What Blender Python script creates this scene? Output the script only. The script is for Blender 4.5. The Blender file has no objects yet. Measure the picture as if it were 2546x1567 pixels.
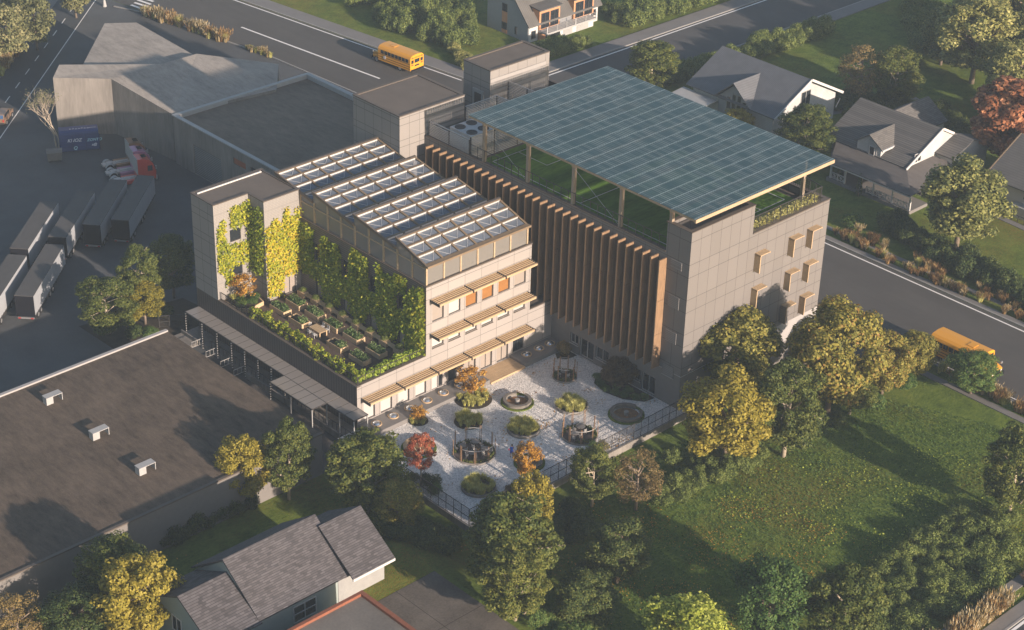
import bpy, math, random
import numpy as np
from mathutils import Vector, Matrix
R = math.radians
SC = bpy.context.scene
COL = SC.collection
# ---------------------------------------------------------------- camera
cd = bpy.data.cameras.new('camera'); cam = bpy.data.objects.new('camera', cd); COL.objects.link(cam)
cd.sensor_width = 36; cd.lens = 67.04; cd.clip_start = 1; cd.clip_end = 2000
CL = (111.011, -88.91, 92.5826)
CR, CU, CB = ((0.68509, 0.728017, 0.02537), (-0.375142, 0.32274, 0.868969), (0.624436, -0.604839, 0.494215))
cam.matrix_world = Matrix(((CR[0], CU[0], CB[0], CL[0]), (CR[1], CU[1], CB[1], CL[1]), (CR[2], CU[2], CB[2], CL[2]), (0, 0, 0, 1)))
SC.camera = cam
# ---------------------------------------------------------------- sky and sun
EL, AZ = R(15.0), R(-0.5)
W = bpy.data.worlds.new('World'); SC.world = W; W.use_nodes = True
wn = W.node_tree.nodes; bg = wn['Background']
sky = wn.new('ShaderNodeTexSky'); sky.sky_type = 'NISHITA'; sky.sun_disc = False
sky.sun_elevation = EL; sky.sun_rotation = R(90) - AZ; sky.air_density = 1.2; sky.dust_density = 1.5; sky.ozone_density = 2.0
W.node_tree.links.new(sky.outputs[0], bg.inputs[0]); bg.inputs[1].default_value = 0.085
sd = bpy.data.lights.new('sun', 'SUN'); sd.energy = 5.0; sd.angle = R(0.6); sd.color = (1.0, 0.82, 0.67)
sun = bpy.data.objects.new('sun', sd); COL.objects.link(sun)
sdir = Vector((math.cos(EL) * math.cos(AZ), math.cos(EL) * math.sin(AZ), math.sin(EL)))
sun.rotation_euler = (-sdir).to_track_quat('-Z', 'Y').to_euler(); sun.location = sdir * 300
SC.view_settings.view_transform = 'Standard'; SC.view_settings.look = 'None'; SC.view_settings.gamma = 1
SC.view_settings.exposure = 0.95
GZ = -0.6
# ---------------------------------------------------------------- mesh helpers
class MB:
    def __init__(s): s.v = []; s.f = []; s.m = []
    def add(s, vs, fs, mi=0):
        n = len(s.v); s.v += [tuple(a) for a in vs]; s.f += [tuple(i + n for i in q) for q in fs]; s.m += [mi] * len(fs); return s
    def quad(s, a, b, c, d, mi=0): return s.add((a, b, c, d), ((0, 1, 2, 3),), mi)
    def box(s, x0, x1, y0, y1, z0, z1, mi=0):
        return s.add(((x0,y0,z0),(x1,y0,z0),(x1,y1,z0),(x0,y1,z0),(x0,y0,z1),(x1,y0,z1),(x1,y1,z1),(x0,y1,z1)),
                     ((0,3,2,1),(4,5,6,7),(0,1,5,4),(1,2,6,5),(2,3,7,6),(3,0,4,7)), mi)
    def extrude(s, poly, vec, mi=0):
        n = len(poly); p = [Vector(a) for a in poly]; q = [a + Vector(vec) for a in p]
        return s.add(p + q, [tuple(range(n))[::-1], tuple(range(n, 2*n))] + [(i, (i+1) % n, n + (i+1) % n, n + i) for i in range(n)], mi)
    def prism(s, pts, z0, z1, mi=0): return s.extrude([(x, y, z0) for x, y in pts], (0, 0, z1 - z0), mi)
    def bar(s, p, q, w, h, mi=0):
        p = Vector(p); q = Vector(q); d = (q - p).normalized()
        up = Vector((0, 0, 1)) if abs(d.z) < .98 else Vector((1, 0, 0))
        a = d.cross(up).normalized() * (w / 2); b = a.cross(d).normalized() * (h / 2)
        return s.extrude([p - a - b, p + a - b, p + a + b, p - a + b], q - p, mi)
    def tube(s, pts, rad, n=6, mi=0):
        pts = [Vector(p) for p in pts]; rs = rad if isinstance(rad, (list, tuple)) else [rad] * len(pts)
        vs = []
        for i, p in enumerate(pts):
            d = (pts[min(i+1, len(pts)-1)] - pts[max(i-1, 0)]).normalized()
            up = Vector((0, 0, 1)) if abs(d.z) < .95 else Vector((1, 0, 0))
            a = d.cross(up).normalized(); b = a.cross(d)
            vs += [p + (a * math.cos(t) + b * math.sin(t)) * rs[i] for t in [2*math.pi*k/n for k in range(n)]]
        fs = [tuple(range(n))[::-1], tuple(range((len(pts)-1)*n, len(pts)*n))]
        for i in range(len(pts)-1):
            fs += [(i*n+k, i*n+(k+1) % n, (i+1)*n+(k+1) % n, (i+1)*n+k) for k in range(n)]
        return s.add(vs, fs, mi)
    def lathe(s, c, prof, n=24, mi=0, a0=0, a1=360):
        full = abs(a1 - a0) >= 360; m = n if full else n + 1; vs = []; fs = []
        for r, z in prof:
            for k in range(m):
                t = R(a0 + (a1 - a0) * k / n); vs.append((c[0] + r*math.cos(t), c[1] + r*math.sin(t), c[2] + z))
        for i in range(len(prof)-1):
            for k in range(n):
                k2 = (k+1) % m; fs.append((i*m+k, i*m+k2, (i+1)*m+k2, (i+1)*m+k))
        return s.add(vs, fs, mi)
    def disc(s, c, r, n=24, mi=0):
        return s.add([(c[0]+r*math.cos(2*math.pi*k/n), c[1]+r*math.sin(2*math.pi*k/n), c[2]) for k in range(n)], [tuple(range(n))], mi)
    def ring(s, c, r0, r1, z0, z1, n=32, mi=0, a0=0, a1=360):
        s.lathe(c, [(r0, z0), (r1, z0), (r1, z1), (r0, z1), (r0, z0)], n, mi, a0, a1)
        if abs(a1 - a0) < 360:
            for t in (R(a0), R(a1)):
                s.quad(*[(c[0]+r*math.cos(t), c[1]+r*math.sin(t), c[2]+z) for r, z in ((r0,z0),(r1,z0),(r1,z1),(r0,z1))], mi)
        return s
    def wheel(s, c, r, w, axis='y', n=16, mi=0):
        vs = []
        for sg in (-1, 1):
            for k in range(n):
                t = 2*math.pi*k/n; a, b = r*math.cos(t), r*math.sin(t)
                vs.append((c[0]+a, c[1]+sg*w/2, c[2]+b) if axis == 'y' else (c[0]+sg*w/2, c[1]+a, c[2]+b))
        return s.add(vs, [tuple(range(n)), tuple(range(n, 2*n))] + [(k, (k+1) % n, n+(k+1) % n, n+k) for k in range(n)], mi)
    def wall(s, axis, c, out, a0, a1, z0, z1, holes, depth, mi=0, mr=None):
        mr = mi if mr is None else mr
        A = sorted({a0, a1} | {h[0] for h in holes} | {h[1] for h in holes}); Z = sorted({z0, z1} | {h[2] for h in holes} | {h[3] for h in holes})
        pt = (lambda a, z, o=0: (c - out*o, a, z)) if axis == 'x' else (lambda a, z, o=0: (a, c - out*o, z))
        for i in range(len(A)-1):
            for j in range(len(Z)-1):
                ma, mz = (A[i]+A[i+1])/2, (Z[j]+Z[j+1])/2
                if any(h[0] < ma < h[1] and h[2] < mz < h[3] for h in holes): continue
                s.quad(pt(A[i], Z[j]), pt(A[i+1], Z[j]), pt(A[i+1], Z[j+1]), pt(A[i], Z[j+1]), mi)
        for h in holes:
            y0, y1, q0, q1 = h[:4]
            for (a, b) in (((y0,q0),(y1,q0)), ((y1,q0),(y1,q1)), ((y1,q1),(y0,q1)), ((y0,q1),(y0,q0))):
                s.quad(pt(*a), pt(*b), pt(b[0], b[1], depth), pt(a[0], a[1], depth), mr)
        return s
    def mesh(s, name, mats, off=(0, 0, 0), smooth=False):
        me = bpy.data.meshes.new(name); o = Vector(off)
        me.from_pydata([tuple(Vector(v) - o) for v in s.v], [], s.f)
        for m in (mats if isinstance(mats, (list, tuple)) else [mats]): me.materials.append(m)
        if any(s.m): me.polygons.foreach_set('material_index', s.m)
        if smooth: me.polygons.foreach_set('use_smooth', [True] * len(s.f))
        return me
def tag(o, label=None, cat=None, group=None, kind=None):
    if label: o['label'] = label
    if cat: o['category'] = cat
    if group: o['group'] = group
    if kind: o['kind'] = kind
    return o
def thing(name, label, cat, loc, rz=0, group=None):
    o = bpy.data.objects.new(name, None); COL.objects.link(o); o.location = loc; o.rotation_euler = (0, 0, R(rz)); o.empty_display_size = .3
    return tag(o, label, cat, group)
def worldloc(o):
    v = Vector(o.location)
    return v + (worldloc(o.parent) if o.parent else Vector())
def part(name, mb, mats, parent, label=None, local=False, smooth=False):
    """a mesh child; world coordinates are shifted to the parent's origin unless local"""
    me = mb if isinstance(mb, bpy.types.Mesh) else mb.mesh(name, mats, (0, 0, 0) if local else worldloc(parent), smooth)
    o = bpy.data.objects.new(name, me); COL.objects.link(o); o.parent = parent
    if label: o['label'] = label
    return o
def solo(name, mb, mats, label, cat, group=None, loc=(0, 0, 0), smooth=False):
    o = bpy.data.objects.new(name, mb.mesh(name, mats, loc, smooth)); COL.objects.link(o); o.location = loc
    return tag(o, label, cat, group)
def struct(name, mb, mats, kind='structure', label=None):
    o = bpy.data.objects.new(name, mb if isinstance(mb, bpy.types.Mesh) else mb.mesh(name, mats)); COL.objects.link(o)
    return tag(o, label, None, None, kind)
def clone(o, loc=None, rz=None, parent=None, label=None, group=None):
    c = o.copy(); COL.objects.link(c); c.parent = parent
    if loc is not None: c.location = loc
    if rz is not None: c.rotation_euler = (0, 0, R(rz))
    if label: c['label'] = label
    if group: c['group'] = group
    for ch in o.children: clone(ch, parent=c)
    return c
# ---------------------------------------------------------------- material helpers
class NT:
    def __init__(s, name):
        s.mat = bpy.data.materials.new(name); s.mat.use_nodes = True; s.t = s.mat.node_tree; s.b = s.t.nodes['Principled BSDF']; s.pos = None
    def n(s, typ, **kw):
        nd = s.t.nodes.new('ShaderNode' + typ)
        for k, v in kw.items(): setattr(nd, k, v)
        return nd
    def l(s, a, b): s.t.links.new(a, b)
    def P(s):
        if s.pos is None: s.pos = s.n('NewGeometry').outputs['Position']
        return s.pos
    def val(s, x, sock):
        if hasattr(x, 'links') or hasattr(x, 'is_linked'): s.l(x, sock)
        else: sock.default_value = x
    def math(s, op, a, b=0.0):
        m = s.n('Math', operation=op); s.val(a, m.inputs[0]); s.val(b, m.inputs[1]); return m.outputs[0]
    def sep(s, v=None):
        q = s.n('SeparateXYZ'); s.l(v or s.P(), q.inputs[0]); return q.outputs
    def noise(s, scale, stretch=(1, 1, 1), rot=0, detail=4, rough=.6, vec=None):
        mp = s.n('Mapping'); s.l(vec or s.P(), mp.inputs[0]); mp.inputs['Scale'].default_value = stretch; mp.inputs['Rotation'].default_value = (0, 0, rot)
        t = s.n('TexNoise'); t.inputs['Scale'].default_value = scale; t.inputs['Detail'].default_value = detail; t.inputs['Roughness'].default_value = rough
        s.l(mp.outputs[0], t.inputs[0]); return t.outputs[0]
    def mix(s, f, a, b):
        m = s.n('Mix', data_type='RGBA'); s.val(f, m.inputs[0])
        for x, i in ((a, 6), (b, 7)):
            if isinstance(x, (tuple, list)): m.inputs[i].default_value = (*x[:3], 1)
            else: s.l(x, m.inputs[i])
        return m.outputs[2]
    def ramp(s, f, stops):
        r = s.n('ValToRGB'); e = r.color_ramp.elements
        while len(e) < len(stops): e.new(.5)
        for i, (p, c) in enumerate(stops): e[i].position = p; e[i].color = (*c[:3], 1) if isinstance(c, (tuple, list)) else (c, c, c, 1)
        s.l(f, r.inputs[0]); return r.outputs[0]
    def sstep(s, x, lo, hi):
        m = s.n('MapRange'); s.val(x, m.inputs[0]); m.inputs[1].default_value = lo; m.inputs[2].default_value = hi; return m.outputs[0]
    def line(s, c, period, off, w):
        f = s.math('FRACT', s.math('DIVIDE', s.math('SUBTRACT', c, off - w / 2), period)); return s.math('LESS_THAN', f, w / period)
    def bump(s, h, strength=.3, dist=.02):
        b = s.n('Bump'); b.inputs['Strength'].default_value = strength; b.inputs['Distance'].default_value = dist
        s.l(h, b.inputs['Height']); s.l(b.outputs[0], s.b.inputs['Normal'])
    def fin(s, col, rough=.8, metal=0, spec=.5):
        if isinstance(col, (tuple, list)): s.b.inputs['Base Color'].default_value = (*col[:3], 1)
        else: s.l(col, s.b.inputs['Base Color'])
        s.val(rough, s.b.inputs['Roughness']); s.b.inputs['Metallic'].default_value = metal; s.b.inputs['Specular IOR Level'].default_value = spec
        return s.mat
def sc(c, k): return tuple(min(1, x * k) for x in c)
def M(name, col, rough=.8, var=.18, scale=1.5, fine=12, metal=0, stretch=(1, 1, 1), rot=0, bump=0.0, spec=.4):
    """plain painted / mineral surface: broad blotches plus fine grain, in world space"""
    t = NT(name); a = t.noise(scale, stretch, rot); b = t.noise(fine, stretch, rot, 2)
    f = t.math('ADD', t.math('MULTIPLY', a, .65), t.math('MULTIPLY', b, .35))
    if bump: t.bump(b, bump, .03)
    return t.fin(t.ramp(f, [(.28, sc(col, 1 - var)), (.72, sc(col, 1 + var))]), rough, metal, spec)
def panelled(name, col, hl, vper, voff, var=.07, dark=.35, w=.045, vert=True):
    """cladding panels: hl = list of (period, offset) of horizontal joints; vertical joints along x+y"""
    t = NT(name); p = t.sep(); m = None
    for per, off in hl:
        k = t.line(p[2], per, off, w); m = k if m is None else t.math('MAXIMUM', m, k)
    if vert:
        k = t.line(t.math('ADD', p[0], p[1]), vper, voff, w * .8); m = t.math('MAXIMUM', m, k)
    cell = t.n('TexWhiteNoise', noise_dimensions='2D'); cv = t.n('CombineXYZ')
    t.l(t.math('FLOOR', t.math('DIVIDE', t.math('SUBTRACT', t.math('ADD', p[0], p[1]), voff), vper)), cv.inputs[0]); t.l(t.math('FLOOR', t.math('DIVIDE', t.math('SUBTRACT', p[2], hl[0][1]), hl[0][0])), cv.inputs[1]); t.l(cv.outputs[0], cell.inputs[0])
    f = t.math('ADD', t.math('MULTIPLY', t.noise(9, detail=3), .55), t.math('MULTIPLY', cell.outputs[0], .3))
    f = t.math('ADD', f, t.math('MULTIPLY', t.noise(.4, (1, 1, .35)), .2))
    base = t.ramp(f, [(.25, sc(col, 1 - var)), (.8, sc(col, 1 + var))])
    return t.fin(t.mix(m, base, sc(col, dark)), .75, 0, .35)
# ---------------------------------------------------------------- materials
def asphalt(name, col, rot=0, streak=.25, var=.2):
    t = NT(name); a = t.noise(.16, (1, 1, 1), rot, 5, .65); b = t.noise(.7, (.12, 1, 1), rot, 3); c = t.noise(7, detail=3); d = t.noise(40, detail=1)
    f = t.math('ADD', t.math('ADD', t.math('MULTIPLY', a, .45), t.math('MULTIPLY', b, streak)), t.math('ADD', t.math('MULTIPLY', c, .2), t.math('MULTIPLY', d, .15)))
    t.bump(d, .25, .02)
    return t.fin(t.ramp(f, [(.35, sc(col, 1 - var)), (.68, sc(col, 1 + var))]), .85, 0, .35)
def roofing(name, col, rot=0, var=.35):
    """mineral roof felt with brushed streaks, stains and seams"""
    t = NT(name); a = t.noise(.17, (1, 1, 1), 0, 7, .75); b = t.noise(1.9, (.3, 1, 1), rot, 6, .75); c = t.noise(14, (.5, 1, 1), rot, 2)
    f = t.math('ADD', t.math('MULTIPLY', a, .4), t.math('ADD', t.math('MULTIPLY', b, .45), t.math('MULTIPLY', c, .2)))
    t.bump(b, .5, .06)
    return t.fin(t.ramp(f, [(.38, sc(col, 1 - var)), (.5, col), (.64, sc(col, 1 + var))]), .9, 0, .3)
def wood(name, col, axis=2, var=.28, knots=True):
    t = NT(name); st = [6, 6, 6]; st[axis] = .5
    a = t.noise(1.6, tuple(st), 0, 5, .65); f = a
    col2 = t.ramp(f, [(.3, sc(col, 1 - var)), (.7, sc(col, 1 + var))])
    if knots:
        v = t.n('TexVoronoi'); v.inputs['Scale'].default_value = 1.7; t.l(t.P(), v.inputs[0])
        col2 = t.mix(t.math('LESS_THAN', v.outputs['Distance'], .075), col2, sc(col, .35))
    return t.fin(col2, .7, 0, .3)
def leafmat(name, stops, trans=.25, rough=.6, clump=.5):
    t = NT(name); g = t.n('NewGeometry'); oi = t.n('ObjectInfo')
    f = t.math('ADD', t.math('MULTIPLY', g.outputs['Random Per Island'], 1 - clump), t.math('MULTIPLY', t.noise(.55, detail=2), clump))
    f = t.math('ADD', f, t.math('MULTIPLY', t.math('SUBTRACT', oi.outputs['Random'], .5), .22))
    c = t.ramp(f, stops); t.fin(c, rough, 0, .25)
    tr = t.n('BsdfTranslucent'); t.l(c, tr.inputs[0]); mx = t.n('MixShader'); mx.inputs[0].default_value = trans
    t.l(t.b.outputs[0], mx.inputs[1]); t.l(tr.outputs[0], mx.inputs[2]); t.l(mx.outputs[0], t.t.nodes['Material Output'].inputs[0])
    return t.mat
def grassmat(name, litter=True):
    t = NT(name); p = t.sep()
    big = t.noise(.07, detail=4); mid = t.noise(.6, detail=4); fine = t.noise(6, (1, .45, 1), .5, 4, .75); spk = t.noise(11, detail=2)
    f = t.math('ADD', t.math('MULTIPLY', mid, .45), t.math('MULTIPLY', fine, .55))
    c = t.ramp(f, [(.3, (.034, .052, .012)), (.46, (.080, .120, .020)), (.60, (.130, .172, .030)), (.73, (.19, .20, .05))])
    if litter:
        k = t.math('MULTIPLY', t.sstep(big, .47, .66), t.sstep(spk, .46, .6))
        c = t.mix(k, c, t.ramp(t.noise(17, detail=1), [(.3, (.14, .075, .022)), (.6, (.22, .14, .03)), (.75, (.30, .21, .06))]))
    t.bump(fine, .8, .12)
    return t.fin(c, .9, 0, .1)
def glassy(name, col, rough=.08, spec=.6, alpha=1.0, metal=0.0, coat=0.0):
    t = NT(name); t.fin(col, rough, metal, spec); t.b.inputs['Coat Weight'].default_value = coat
    if alpha < 1:
        tr = t.n('BsdfTransparent'); mx = t.n('MixShader'); mx.inputs[0].default_value = alpha
        t.l(tr.outputs[0], mx.inputs[1]); t.l(t.b.outputs[0], mx.inputs[2]); t.l(mx.outputs[0], t.t.nodes['Material Output'].inputs[0])
    return t.mat
def netting(name, col, cell=.09, w=.018, axes=(0, 2)):
    """wire mesh: opaque wires, open cells"""
    t = NT(name); p = t.sep(); t.fin(col, .6, .3)
    a = t.math('ADD', p[0], p[1]); k = t.math('MAXIMUM', t.line(a, cell, 0, w), t.line(p[2], cell, 0, w))
    tr = t.n('BsdfTransparent'); mx = t.n('MixShader'); t.l(k, mx.inputs[0]); t.l(tr.outputs[0], mx.inputs[1]); t.l(t.b.outputs[0], mx.inputs[2])
    t.l(mx.outputs[0], t.t.nodes['Material Output'].inputs[0]); return t.mat
def shingle(name, col, var=.45, per=.28):
    """asphalt shingles: courses running along y with individually toned tabs"""
    t = NT(name); p = t.sep(); cv = t.n('CombineXYZ'); zz = t.math('MULTIPLY', p[2], 1.66); row = t.math('FLOOR', t.math('DIVIDE', zz, per))
    t.l(t.math('FLOOR', t.math('ADD', t.math('DIVIDE', p[1], per * 2.2), t.math('MULTIPLY', row, .5))), cv.inputs[0]); t.l(row, cv.inputs[1])
    wnz = t.n('TexWhiteNoise', noise_dimensions='2D'); t.l(cv.outputs[0], wnz.inputs[0])
    f = t.math('ADD', t.math('MULTIPLY', wnz.outputs[0], .55), t.math('MULTIPLY', t.noise(1.1, detail=4), .45))
    c = t.ramp(f, [(.15, sc(col, 1 - var)), (.5, col), (.85, sc(col, 1 + var))])
    return t.fin(t.mix(t.line(zz, per, 0, .035), c, sc(col, .45)), .85, 0, .25)
def ribbed(name, col, axis, per, w, dark=.5, rough=.55, metal=0.0):
    t = NT(name); p = t.sep(); q = t.math('ADD', p[0], p[1]) if axis == 'xy' else p['xyz'.index(axis)]
    return t.fin(t.mix(t.line(q, per, 0, w), t.ramp(t.noise(.8, detail=3), [(.3, sc(col, .88)), (.7, sc(col, 1.12))]), sc(col, dark)), rough, metal, .4)
m_grass = grassmat('lawn_grass'); m_turf = NT('pitch_turf')
_p = m_turf.sep(); _f = m_turf.noise(3, (1, .3, 1), .4, 4)
_s = m_turf.math('MULTIPLY', m_turf.line(_p[0], 2.6, 0, 1.3), .12)
m_turf = m_turf.fin(m_turf.ramp(m_turf.math('ADD', _f, _s), [(.3, (.07, .15, .02)), (.7, (.14, .27, .04))]), .9, 0, .1)
m_street = asphalt('street_asphalt', (.075, .069, .064)); m_roadc = asphalt('lane_asphalt', (.05, .054, .06), R(46)); m_yard = asphalt('yard_asphalt', (.088, .091, .095), .6, .1, .28)
m_roadb = asphalt('side_street_asphalt', (.072, .069, .069), R(90)); m_walk = M('paving', (.17, .16, .155), .85, .14, .5, 9); m_kerb = M('kerb_stone', (.25, .24, .23), .8)
m_paint = M('road_paint', (.72, .70, .68), .7, .08, 2, 20); m_slab = M('slab_concrete', (.15, .135, .12), .85, .3, .35, 5); m_soil = M('leafy_soil', (.045, .035, .024), .95, .5, 1.2, 9)
m_clad = panelled('cladding', (.165, .152, .145), [(3.505, 14.84), (3.505, 13.57)], 1.32, 40.42)
m_cladw = panelled('wing_cladding', (.30, .275, .26), [(3.5, 10.12), (3.5, 7.57), (3.5, 6.62)], 2.02, .5)
m_cladt = panelled('tower_cladding', (.25, .232, .22), [(2.3, 13.1), (2.3, 12.4)], 1.31, -24.1)
m_render = M('plinth_render', (.17, .158, .15), .85, .08, 2, 14); m_rendw = M('white_render', (.33, .315, .31), .8, .06, 1, 9)
m_perf = panelled('perforated_metal', (.26, .245, .235), [(.17, 0), (2.3, .4)], .11, 0, .05, .6, .07); m_perf2 = panelled('screen_block', (.20, .19, .185), [(1.25, 14.2), (1.25, 14.9)], 1.3, .3, .3, 1.5, .35, False)
m_cap = M('dark_coping', (.105, .085, .070), .6, .15); m_roofb = M('brown_roof_felt', (.125, .104, .088), .85, .16, .6, 12); m_dark = M('dark_metal', (.045, .042, .042), .5, .15)
m_seam = ribbed('standing_seam', (.088, .074, .070), 'x', .36, .07, .35); m_ribw = ribbed('ribbed_wall', (.15, .125, .115), 'z', .22, .06, .5)
m_fin = wood('fin_timber', (.225, .142, .082)); m_post = wood('weathered_post', (.30, .24, .18), 2, .15, False); m_glulam = wood('glulam', (.40, .30, .195), 1, .18, False); m_slat = wood('slat_timber', (.44, .315, .19), 1, .18, False); m_beam = wood('aged_timber', (.19, .138, .088), 1, .22, False)
m_glass = glassy('window_glass', (.018, .022, .028), .06); m_glassw = glassy('blind_glass', (.45, .43, .415), .2); m_glasso = M('orange_blind', (.27, .125, .04), .5, .15); m_glassg = glassy('grey_blind_glass', (.30, .26, .23), .25)
m_skyglass = glassy('rooflight_glass', (.17, .20, .25), .12, .4, .70); m_poly = glassy('polycarbonate', (.25, .235, .215), .3, .5, .66); m_white = M('white_frame', (.50, .49, .485), .5, .05)
m_steel = M('pale_steel', (.42, .41, .40), .4, .1, metal=.3); m_canopy = glassy('canopy_glass', (.27, .245, .225), .3, .5, .86); m_louv = ribbed('louvre_blades', (.42, .37, .34), 'z', .16, .06, .25)
m_concb = roofing('board_concrete', (.285, .255, .226), .3, .34); m_concw = M('fair_concrete', (.20, .182, .165), .85, .4, .5, 5, stretch=(1, 1, .15)); m_felt = roofing('grey_felt', (.15, .12, .093), .5); m_feltd = roofing('dark_felt', (.086, .065, .049), .45, .6)
m_par = M('parapet_metal', (.34, .335, .33), .5, .12); m_shut = ribbed('roller_slats', (.20, .20, .20), 'z', .22, .08, .4)
# ---------------------------------------------------------------- the setting
def sheet(name, pts, z, mat, kind='structure', mb=None):
    m = mb or MB(); m.add([(x, y, z) for x, y in pts], [tuple(range(len(pts)))])
    return struct(name, m, mat) if mb is None else m
sheet('ground', [(-420, -260), (260, -260), (260, 420), (-420, 420)], GZ, m_grass)
sheet('yard', [(-150, -90), (-20.2, -90), (-20.2, -6), (-17, -6), (-17, 22), (-40, 42), (-47, 49.3), (-76, 47.8), (-99, 44.2), (-150, 38)], GZ + .004, m_yard)
sheet('side_yard', [(-20.2, -6.1), (2.75, -6.1), (2.75, -1.5), (-20.2, -1.5)], GZ + .006, M('stained_concrete', (.07, .064, .06), .9, .3, .6, 7))
sheet('planting_bed', [(-32.5, -8.2), (-24.2, -8), (-24.2, 3.4), (-30.6, 2.6)], GZ + .012, m_soil)
sheet('street', [(-160, 36.5), (-99, 44.3), (-75.8, 47.9), (-47, 49.3), (150, 49.3), (150, 61.7), (-50, 61.8), (-54.5, 61.75), (-160, 48.9)], GZ + .008, m_street)
sheet('parking_strip', [(-26, 43.3), (22, 43.3), (24.5, 49.3), (-47, 49.3), (-40, 40)], GZ + .006, m_street)
sheet('side_street', [(-49.1, 61.7), (-39.7, 61.7), (-39.7, 190), (-49.1, 190)], GZ + .009, m_roadb)
LC = Vector((-.692, .722)); NC = Vector((.722, .692)); PC = Vector((-75.84, 8.44))
def lane(a, b): return [tuple(PC + LC * t + NC * n) for t, n in ((-70, a), (52, a), (52, b), (-70, b))]
sheet('lane', lane(.0, -5.0), GZ + .010, m_roadc)
sheet('lane_sidewalk', lane(-5.05, -6.2), GZ + .011, m_walk)
mk = MB()
def stripe(p, q, w, z=GZ + .016):
    p = Vector(p); q = Vector(q); n = Vector((-(q - p).y, (q - p).x)).normalized() * (w / 2)
    mk.add([(*(p - n), z), (*(q - n), z), (*(q + n), z), (*(p + n), z)], [(0, 1, 2, 3)])
stripe((-47.5, 61.2), (150, 61.2), .2); stripe((-160, 48.45), (-54.4, 61.26), .22); stripe((-86.8, 50.93), (-61.4, 53.73), .28); stripe((-48.5, 62.5), (-48.9, 190), .24)
stripe(PC + LC * -70, PC + LC * 48, .12)
for k in range(-6, 14):
    c = Vector((-94.4, 24.5)) + LC * 4.42 * k; stripe(c - LC * .95, c + LC * .95, .12)
for a, b in (((-103.03, 44.33), (-100.5, 44.68)), ((-103.5, 45.19), (-100.99, 45.69)), ((-104.11, 46.11), (-101.5, 46.5)), ((-104.6, 47.0), (-102.2, 47.4)), ((-105.1, 47.9), (-102.7, 48.3)), ((-105.6, 48.8), (-103.3, 49.2))): stripe(a, b, .42)
stripe((-99.2, 50.4), (-86.8, 50.93), .0001)
stripe((10, 49.75), (150, 49.75), .12)
struct('road_marking', mk, m_paint)
kb = MB(); wk = MB()
def strip(mb, pts, z1, w, off=0.0):
    P2 = [Vector(p) for p in pts]
    for p, q in zip(P2[:-1], P2[1:]):
        n = Vector((-(q - p).y, (q - p).x)).normalized(); a = n * off; b = n * (off + w)
        mb.prism([tuple(p + a), tuple(q + a), tuple(q + b), tuple(p + b)], GZ - .1, z1)
strip(kb, [(-37.2, 61.8), (150, 61.8)], GZ + .12, .2); strip(kb, [(-160, 49.1), (-51.9, 62.1)], GZ + .12, .2); strip(wk, [(-160, 49.3), (-51.9, 62.3)], GZ + .11, 2.3)
strip(wk, [(-37.2, 62.0), (150, 62.0)], GZ + .11, .65); strip(wk, [(0, 64.0), (150, 64.0)], GZ + .02, .7)
strip(kb, [(-49.1, 62), (-49.1, 190)], GZ + .12, .2); strip(wk, [(-49.3, 62), (-49.3, 190)], GZ + .11, 2.3)
strip(kb, [(-39.5, 190), (-39.5, 62)], GZ + .12, .2, -.2); strip(wk, [(-37.3, 190), (-37.3, 62)], GZ + .11, 2.2, -2.2)
strip(kb, [(150, 49.3), (24.6, 49.3)], GZ + .12, .2); strip(wk, [(150, 47.5), (24.6, 47.5)], GZ + .1, .8)
strip(kb, [(-104, 42.3), (-99.2, 44.1), (-76, 47.7), (-47.2, 49.2)], GZ + .12, .2, -.2)
strip(wk, [(50.9, 60), (50.9, -60)], GZ + .1, 1.0); strip(wk, [(53.0, 49), (53.0, -60)], GZ + .1, 1.1); strip(kb, [(54.1, 49), (54.1, -60)], GZ + .12, .2)
struct('kerb', kb, m_kerb); struct('sidewalk', wk, m_walk)
sheet('road', [(54.3, -80), (70, -80), (70, 49.3), (54.3, 49.3)], GZ + .008, m_roadc)
mk = MB(); stripe((54.55, -60), (54.55, 49), .25); struct('edge_line', mk, m_paint)
t = NT('slab_joints'); _p = t.sep(); _m = t.math('MAXIMUM', t.line(_p[0], 5.6, 21.7, .05), t.line(_p[1], 4.2, -13.9, .05))
_n = t.math('ADD', t.math('MULTIPLY', t.noise(.4, detail=5), .6), t.math('MULTIPLY', t.noise(6, detail=3), .4))
m_slabj = t.fin(t.mix(_m, t.ramp(_n, [(.32, (.062, .053, .045)), (.68, (.15, .13, .112))]), (.03, .025, .02)), .85, 0, .3)
def S01(v): v = min(1, max(0, v)); return v*v*(3 - 2*v)
def hill(x, y): return GZ + 2.4 * S01((x - 9.5) / 9) * S01((-4.2 - y) / 5.6) * S01((58 - x) / 8)
b = MB(); NX, NY = 54, 46; gx = [8.5 + i * .95 for i in range(NX)]; gy = [-60 + j * 1.26 for j in range(NY)]
b.add([(x, y, hill(x, y) + (.003 if 9.4 < x < 57 and y < -4.3 else -.02)) for y in gy for x in gx], [(j*NX + i, j*NX + i + 1, (j+1)*NX + i + 1, (j+1)*NX + i) for j in range(NY - 1) for i in range(NX - 1)])
struct('garden_slope', b, m_grass)
sheet('driveway', [(21.7, -36), (47, -36), (47, -10.0), (21.7, -10.0)], GZ + 2.4 + .012, m_slabj)
# footpath to the far house, worn tracks
sheet('path', [(-18.6, 88.5), (-17.4, 88.5), (-12.5, 101), (-13.9, 101.5)], GZ + .006, m_walk)
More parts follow.
